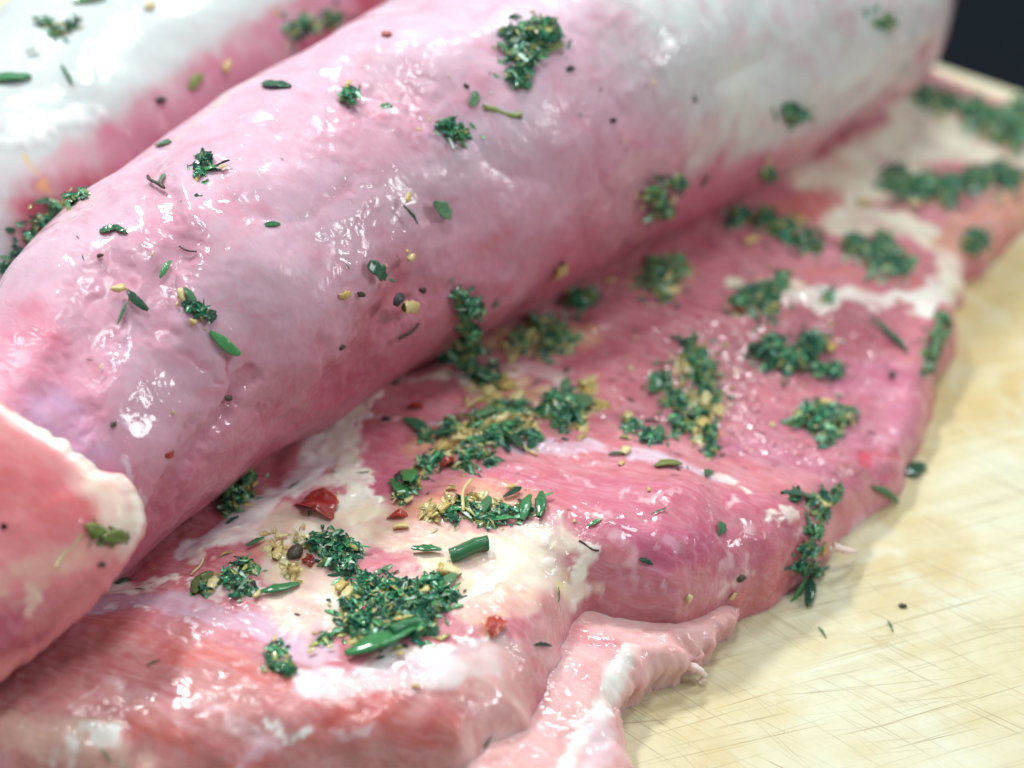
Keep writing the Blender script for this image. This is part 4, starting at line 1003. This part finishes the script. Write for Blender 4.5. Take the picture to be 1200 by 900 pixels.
S('pepper', 187, 118, 12, 10, 'brown speck on the pink side of the loin behind', 'herb bit', 'herb_bit')
S('leaf', 192, 169, 16, 10, 'tiny green leaf on the rolled edge near the loin behind', 'herb leaf', 'herb_leaf')
S('twig', 220, 293, 22, -20, 'fine brown twig above the wet leaf cluster', 'herb bit', 'herb_bit')
S('wide', 12, 270, 12, -20, 'small green dot on the white loin near the left edge', 'herb leaf', 'herb_leaf')
S('pepper', 462, 446, 16, -40, 'glossy black seed in the gap left below the upright clump', 'herb bit', 'herb_bit', lift=.0004)
S('pepper', 453, 492, 10, 0, 'black speck on the red pocket near the roll', 'herb bit', 'herb_bit')
S('twig', 425, 555, 14, 0, 'short dark fleck on the fat left of the herb net', 'herb bit', 'herb_bit')
S('thin', 345, 570, 14, 40, 'small dark fleck above the large chilli flake', 'herb bit', 'herb_bit')
S('wide', 145, 682, 18, 20, 'small green leaf on the white strip beside the cut end', 'herb leaf', 'herb_leaf')
S('thin', 165, 692, 12, 0, 'tiny green fleck below the leaf on the white strip', 'herb leaf', 'herb_leaf')
S('bright', 697, 613, 18, 20, 'small green fleck on the left of the muscle lobe', 'herb leaf', 'herb_leaf')
S('leaf', 757, 658, 18, -25, 'green fleck in the middle of the muscle lobe', 'herb leaf', 'herb_leaf')
S('twig', 690, 640, 26, -20, 'fine brown stalk across the fat swirl', 'herb bit', 'herb_bit')
S('thin', 653, 697, 16, 85, 'upright green fleck at the fat swirl tip', 'herb leaf', 'herb_leaf')
S('thin', 635, 757, 20, 3, 'green fleck on the pale lower flap', 'herb leaf', 'herb_leaf')
S('thin', 570, 870, 18, 60, 'blurred green fleck at the bottom of the front face', 'herb leaf', 'herb_leaf')
S('thin', 772, 600, 18, 30, 'brown-green fleck high on the muscle lobe', 'herb bit', 'herb_bit')
S('wide', 843, 620, 16, 80, 'bluish glinting fleck on the right of the muscle lobe', 'herb leaf', 'herb_leaf', lift=.0004)
S('garlic', 806, 700, 16, 80, 'round yellow seed low on the muscle lobe', 'garlic', 'garlic_piece', lift=.0004)
S('garlic', 858, 697, 14, 60, 'pale seed on the lower front of the muscle lobe', 'garlic', 'garlic_piece', lift=.0004)
S('leaf', 830, 556, 16, 60, 'green fleck on the fat seam behind the lobe', 'herb leaf', 'herb_leaf', lift=.0004)
S('olive', 783, 546, 30, 8, 'tan stalk bit on the seam between lobe and far muscle', 'herb stalk', 'herb_stalk', lift=.0004)
S('leaf', 722, 533, 18, 10, 'dark leaf with orange crumb on the lilac seam', 'herb leaf', 'herb_leaf', lift=.0004)
S('garlic', 732, 530, 14, 60, 'orange crumb beside the dark leaf on the lilac seam', 'garlic', 'garlic_piece', lift=.0004)
S('thin', 1040, 393, 58, -48, 'long dark herb needle on the far pink muscle', 'herb leaf', 'herb_leaf', lift=.0008)
S('thin', 1036, 579, 34, -25, 'thin green needle over the right edge of the slab', 'herb leaf', 'herb_leaf', lift=.0006)
S('wide', 1074, 552, 20, 60, 'dark herb lump on the board at the slab right edge', 'herb leaf', 'herb_leaf', lift=.0006)
S('thin', 963, 742, 16, -50, 'green fleck on the bare board, nearest to the slab shadow', 'herb leaf', 'herb_leaf')
S('thin', 1043, 735, 14, -60, 'green fleck on the bare board, below a dark speck', 'herb leaf', 'herb_leaf')
S('pepper', 1058, 711, 10, 0, 'tiny dark speck on the bare board', 'herb bit', 'herb_bit')
S('pepper', 867, 677, 12, 30, 'dark speck on the front rim of the muscle lobe', 'herb bit', 'herb_bit')
S('thin', 180, 778, 18, 20, 'brown blurred fleck on the front cut face', 'herb bit', 'herb_bit')
S('thin', 125, 886, 20, -50, 'brown blurred fleck at the lower left of the front face', 'herb bit', 'herb_bit')
S('garlic', 487, 805, 14, 0, 'yellow crumb on the pale membrane below the big mound', 'garlic', 'garlic_piece')
S('pepper', 118, 661, 8, 0, 'black speck below the olive smear on the cut end', 'herb bit', 'herb_bit')
S('pepper', 133, 497, 9, 60, 'dark speck above the cut end rim', 'herb bit', 'herb_bit')
S('pepper', 267, 466, 9, 0, 'dark speck on the lower middle of the roll', 'herb bit', 'herb_bit')
S('pepper', 350, 402, 8, 0, 'dark speck on the roll below the yellow crumb', 'herb bit', 'herb_bit')
# crumbs that nothing tells apart
rs = np.random.RandomState(4)
for i in range(46):
    t = rs.rand(); px = 60 + t * 780; cy = 400 - 0.43 * (px - 100); py = cy + rs.uniform(-130, 150)
    h = first_hit(px, py, TREES)
    kind = ['garlic', 'thin', 'pepper', 'leaf'][rs.choice(4, p=[.45, .25, .2, .1])]
    hr = roll_bvh.ray_cast(Vector(CAM), Vector(ray(px, py)))
    if hr[0] is None or abs(hr[3] - h[3]) > 1e-4: continue
    S(kind, px, py, rs.uniform(4, 10), rs.uniform(0, 180), 'tiny crumb or herb fleck scattered on the pink roll', 'crumb', 'spice_crumb', 'tiny crumbs scattered on the roll', lift=.0001)
for i in range(60):
    px = rs.uniform(300, 1060); py = 640 - 0.42 * (px - 350) + rs.uniform(-90, 110)
    h = first_hit(px, py, TREES); hr = slab_bvh.ray_cast(Vector(CAM), Vector(ray(px, py)))
    if hr[0] is None or abs(hr[3] - h[3]) > 1e-4: continue
    kind = ['garlic', 'thin', 'pepper', 'leaf'][rs.choice(4, p=[.5, .22, .1, .18])]
    S(kind, px, py, rs.uniform(4, 11), rs.uniform(0, 180), 'tiny crumb or herb fleck scattered on the slab', 'crumb', 'spice_crumb', 'tiny crumbs scattered on the slab', lift=.0001)

# ------------------------------------------------------------------ white fat scraps hanging from the slab edge
def scrap(pts_px, radii_px, z, label):
    P3 = [at_z(x, y, zz) for (x, y), zz in zip(pts_px, z)]
    P3 = np.array(P3); s = np.linspace(0, len(P3) - 1, 16)
    Q3 = np.stack([np.interp(s, np.arange(len(P3)), P3[:, k]) for k in range(3)], 1)
    r_ = np.interp(s, np.arange(len(P3)), np.array(radii_px) * 0.40 / FPX)
    me = tube_mesh(Q3, r_ * (1 + 0.2 * np.sin(np.arange(16) * 2.1)), 10)
    V = np.array([v.co[:] for v in me.vertices]); set_attr(me, 'Col', np.repeat(lin((232, 206, 200))[None], len(V), 0)); set_attr(me, 'fat', np.ones(len(V)))
    o = link('fat_scrap', me, M['end'], slab); o['label'] = label
scrap([(800, 778), (818, 784), (826, 792), (820, 800)], [6, 4.5, 3.5, 2], [.004, .004, .002, .001], 'small white fat scrap curling onto the board')
scrap([(975, 640), (990, 645), (1003, 646)], [5, 4, 2], [.007, .005, .003], 'small pale scrap at the slab front edge')

# ------------------------------------------------------------------ beads of oil and juice on the slab
import bmesh
bm = bmesh.new(); bmesh.ops.create_icosphere(bm, subdivisions=2, radius=1.0)
BVt = np.array([v.co[:] for v in bm.verts]); BQt = np.array([[v.index for v in f.verts] for f in bm.faces]); bm.free()
def beads(n, sampler, trees, only, parent, name):
    rs = np.random.RandomState(n); VV = []; QQ = []; off = 0
    for _ in range(n):
        px, py = sampler(rs); h = first_hit(px, py, TREES)
        ho = only.ray_cast(Vector(CAM), Vector(ray(px, py)))
        if h is None or ho[0] is None or abs(ho[3] - h[3]) > 1e-4: continue
        p = np.array(h[0]); nrm = np.array(h[1]); nrm = nrm if nrm @ (CAM - p) > 0 else -nrm
        r_ = rs.uniform(0.0005, 0.0013)
        m = np.array(frame_matrix(p, rs.normal(0, 1, 3), (nrm + rs.normal(0, .09, 3)) / np.linalg.norm(nrm), r_, 0.10))
        VV.append((BVt * np.array([1, rs.uniform(.7, 1), 1])) @ m[:3, :3].T + m[:3, 3]); QQ.append(BQt + off); off += len(BVt)
    me = mesh_np(name, np.concatenate(VV), np.concatenate(QQ)); tag(link(name, me, M['oil'], parent), kind='stuff')
def samp(rs): return rs.normal(890, 90), rs.normal(430, 62)
beads(560, samp, TREES, slab_bvh, slab, 'juice_beads')
print('scene built', len(bpy.data.objects))
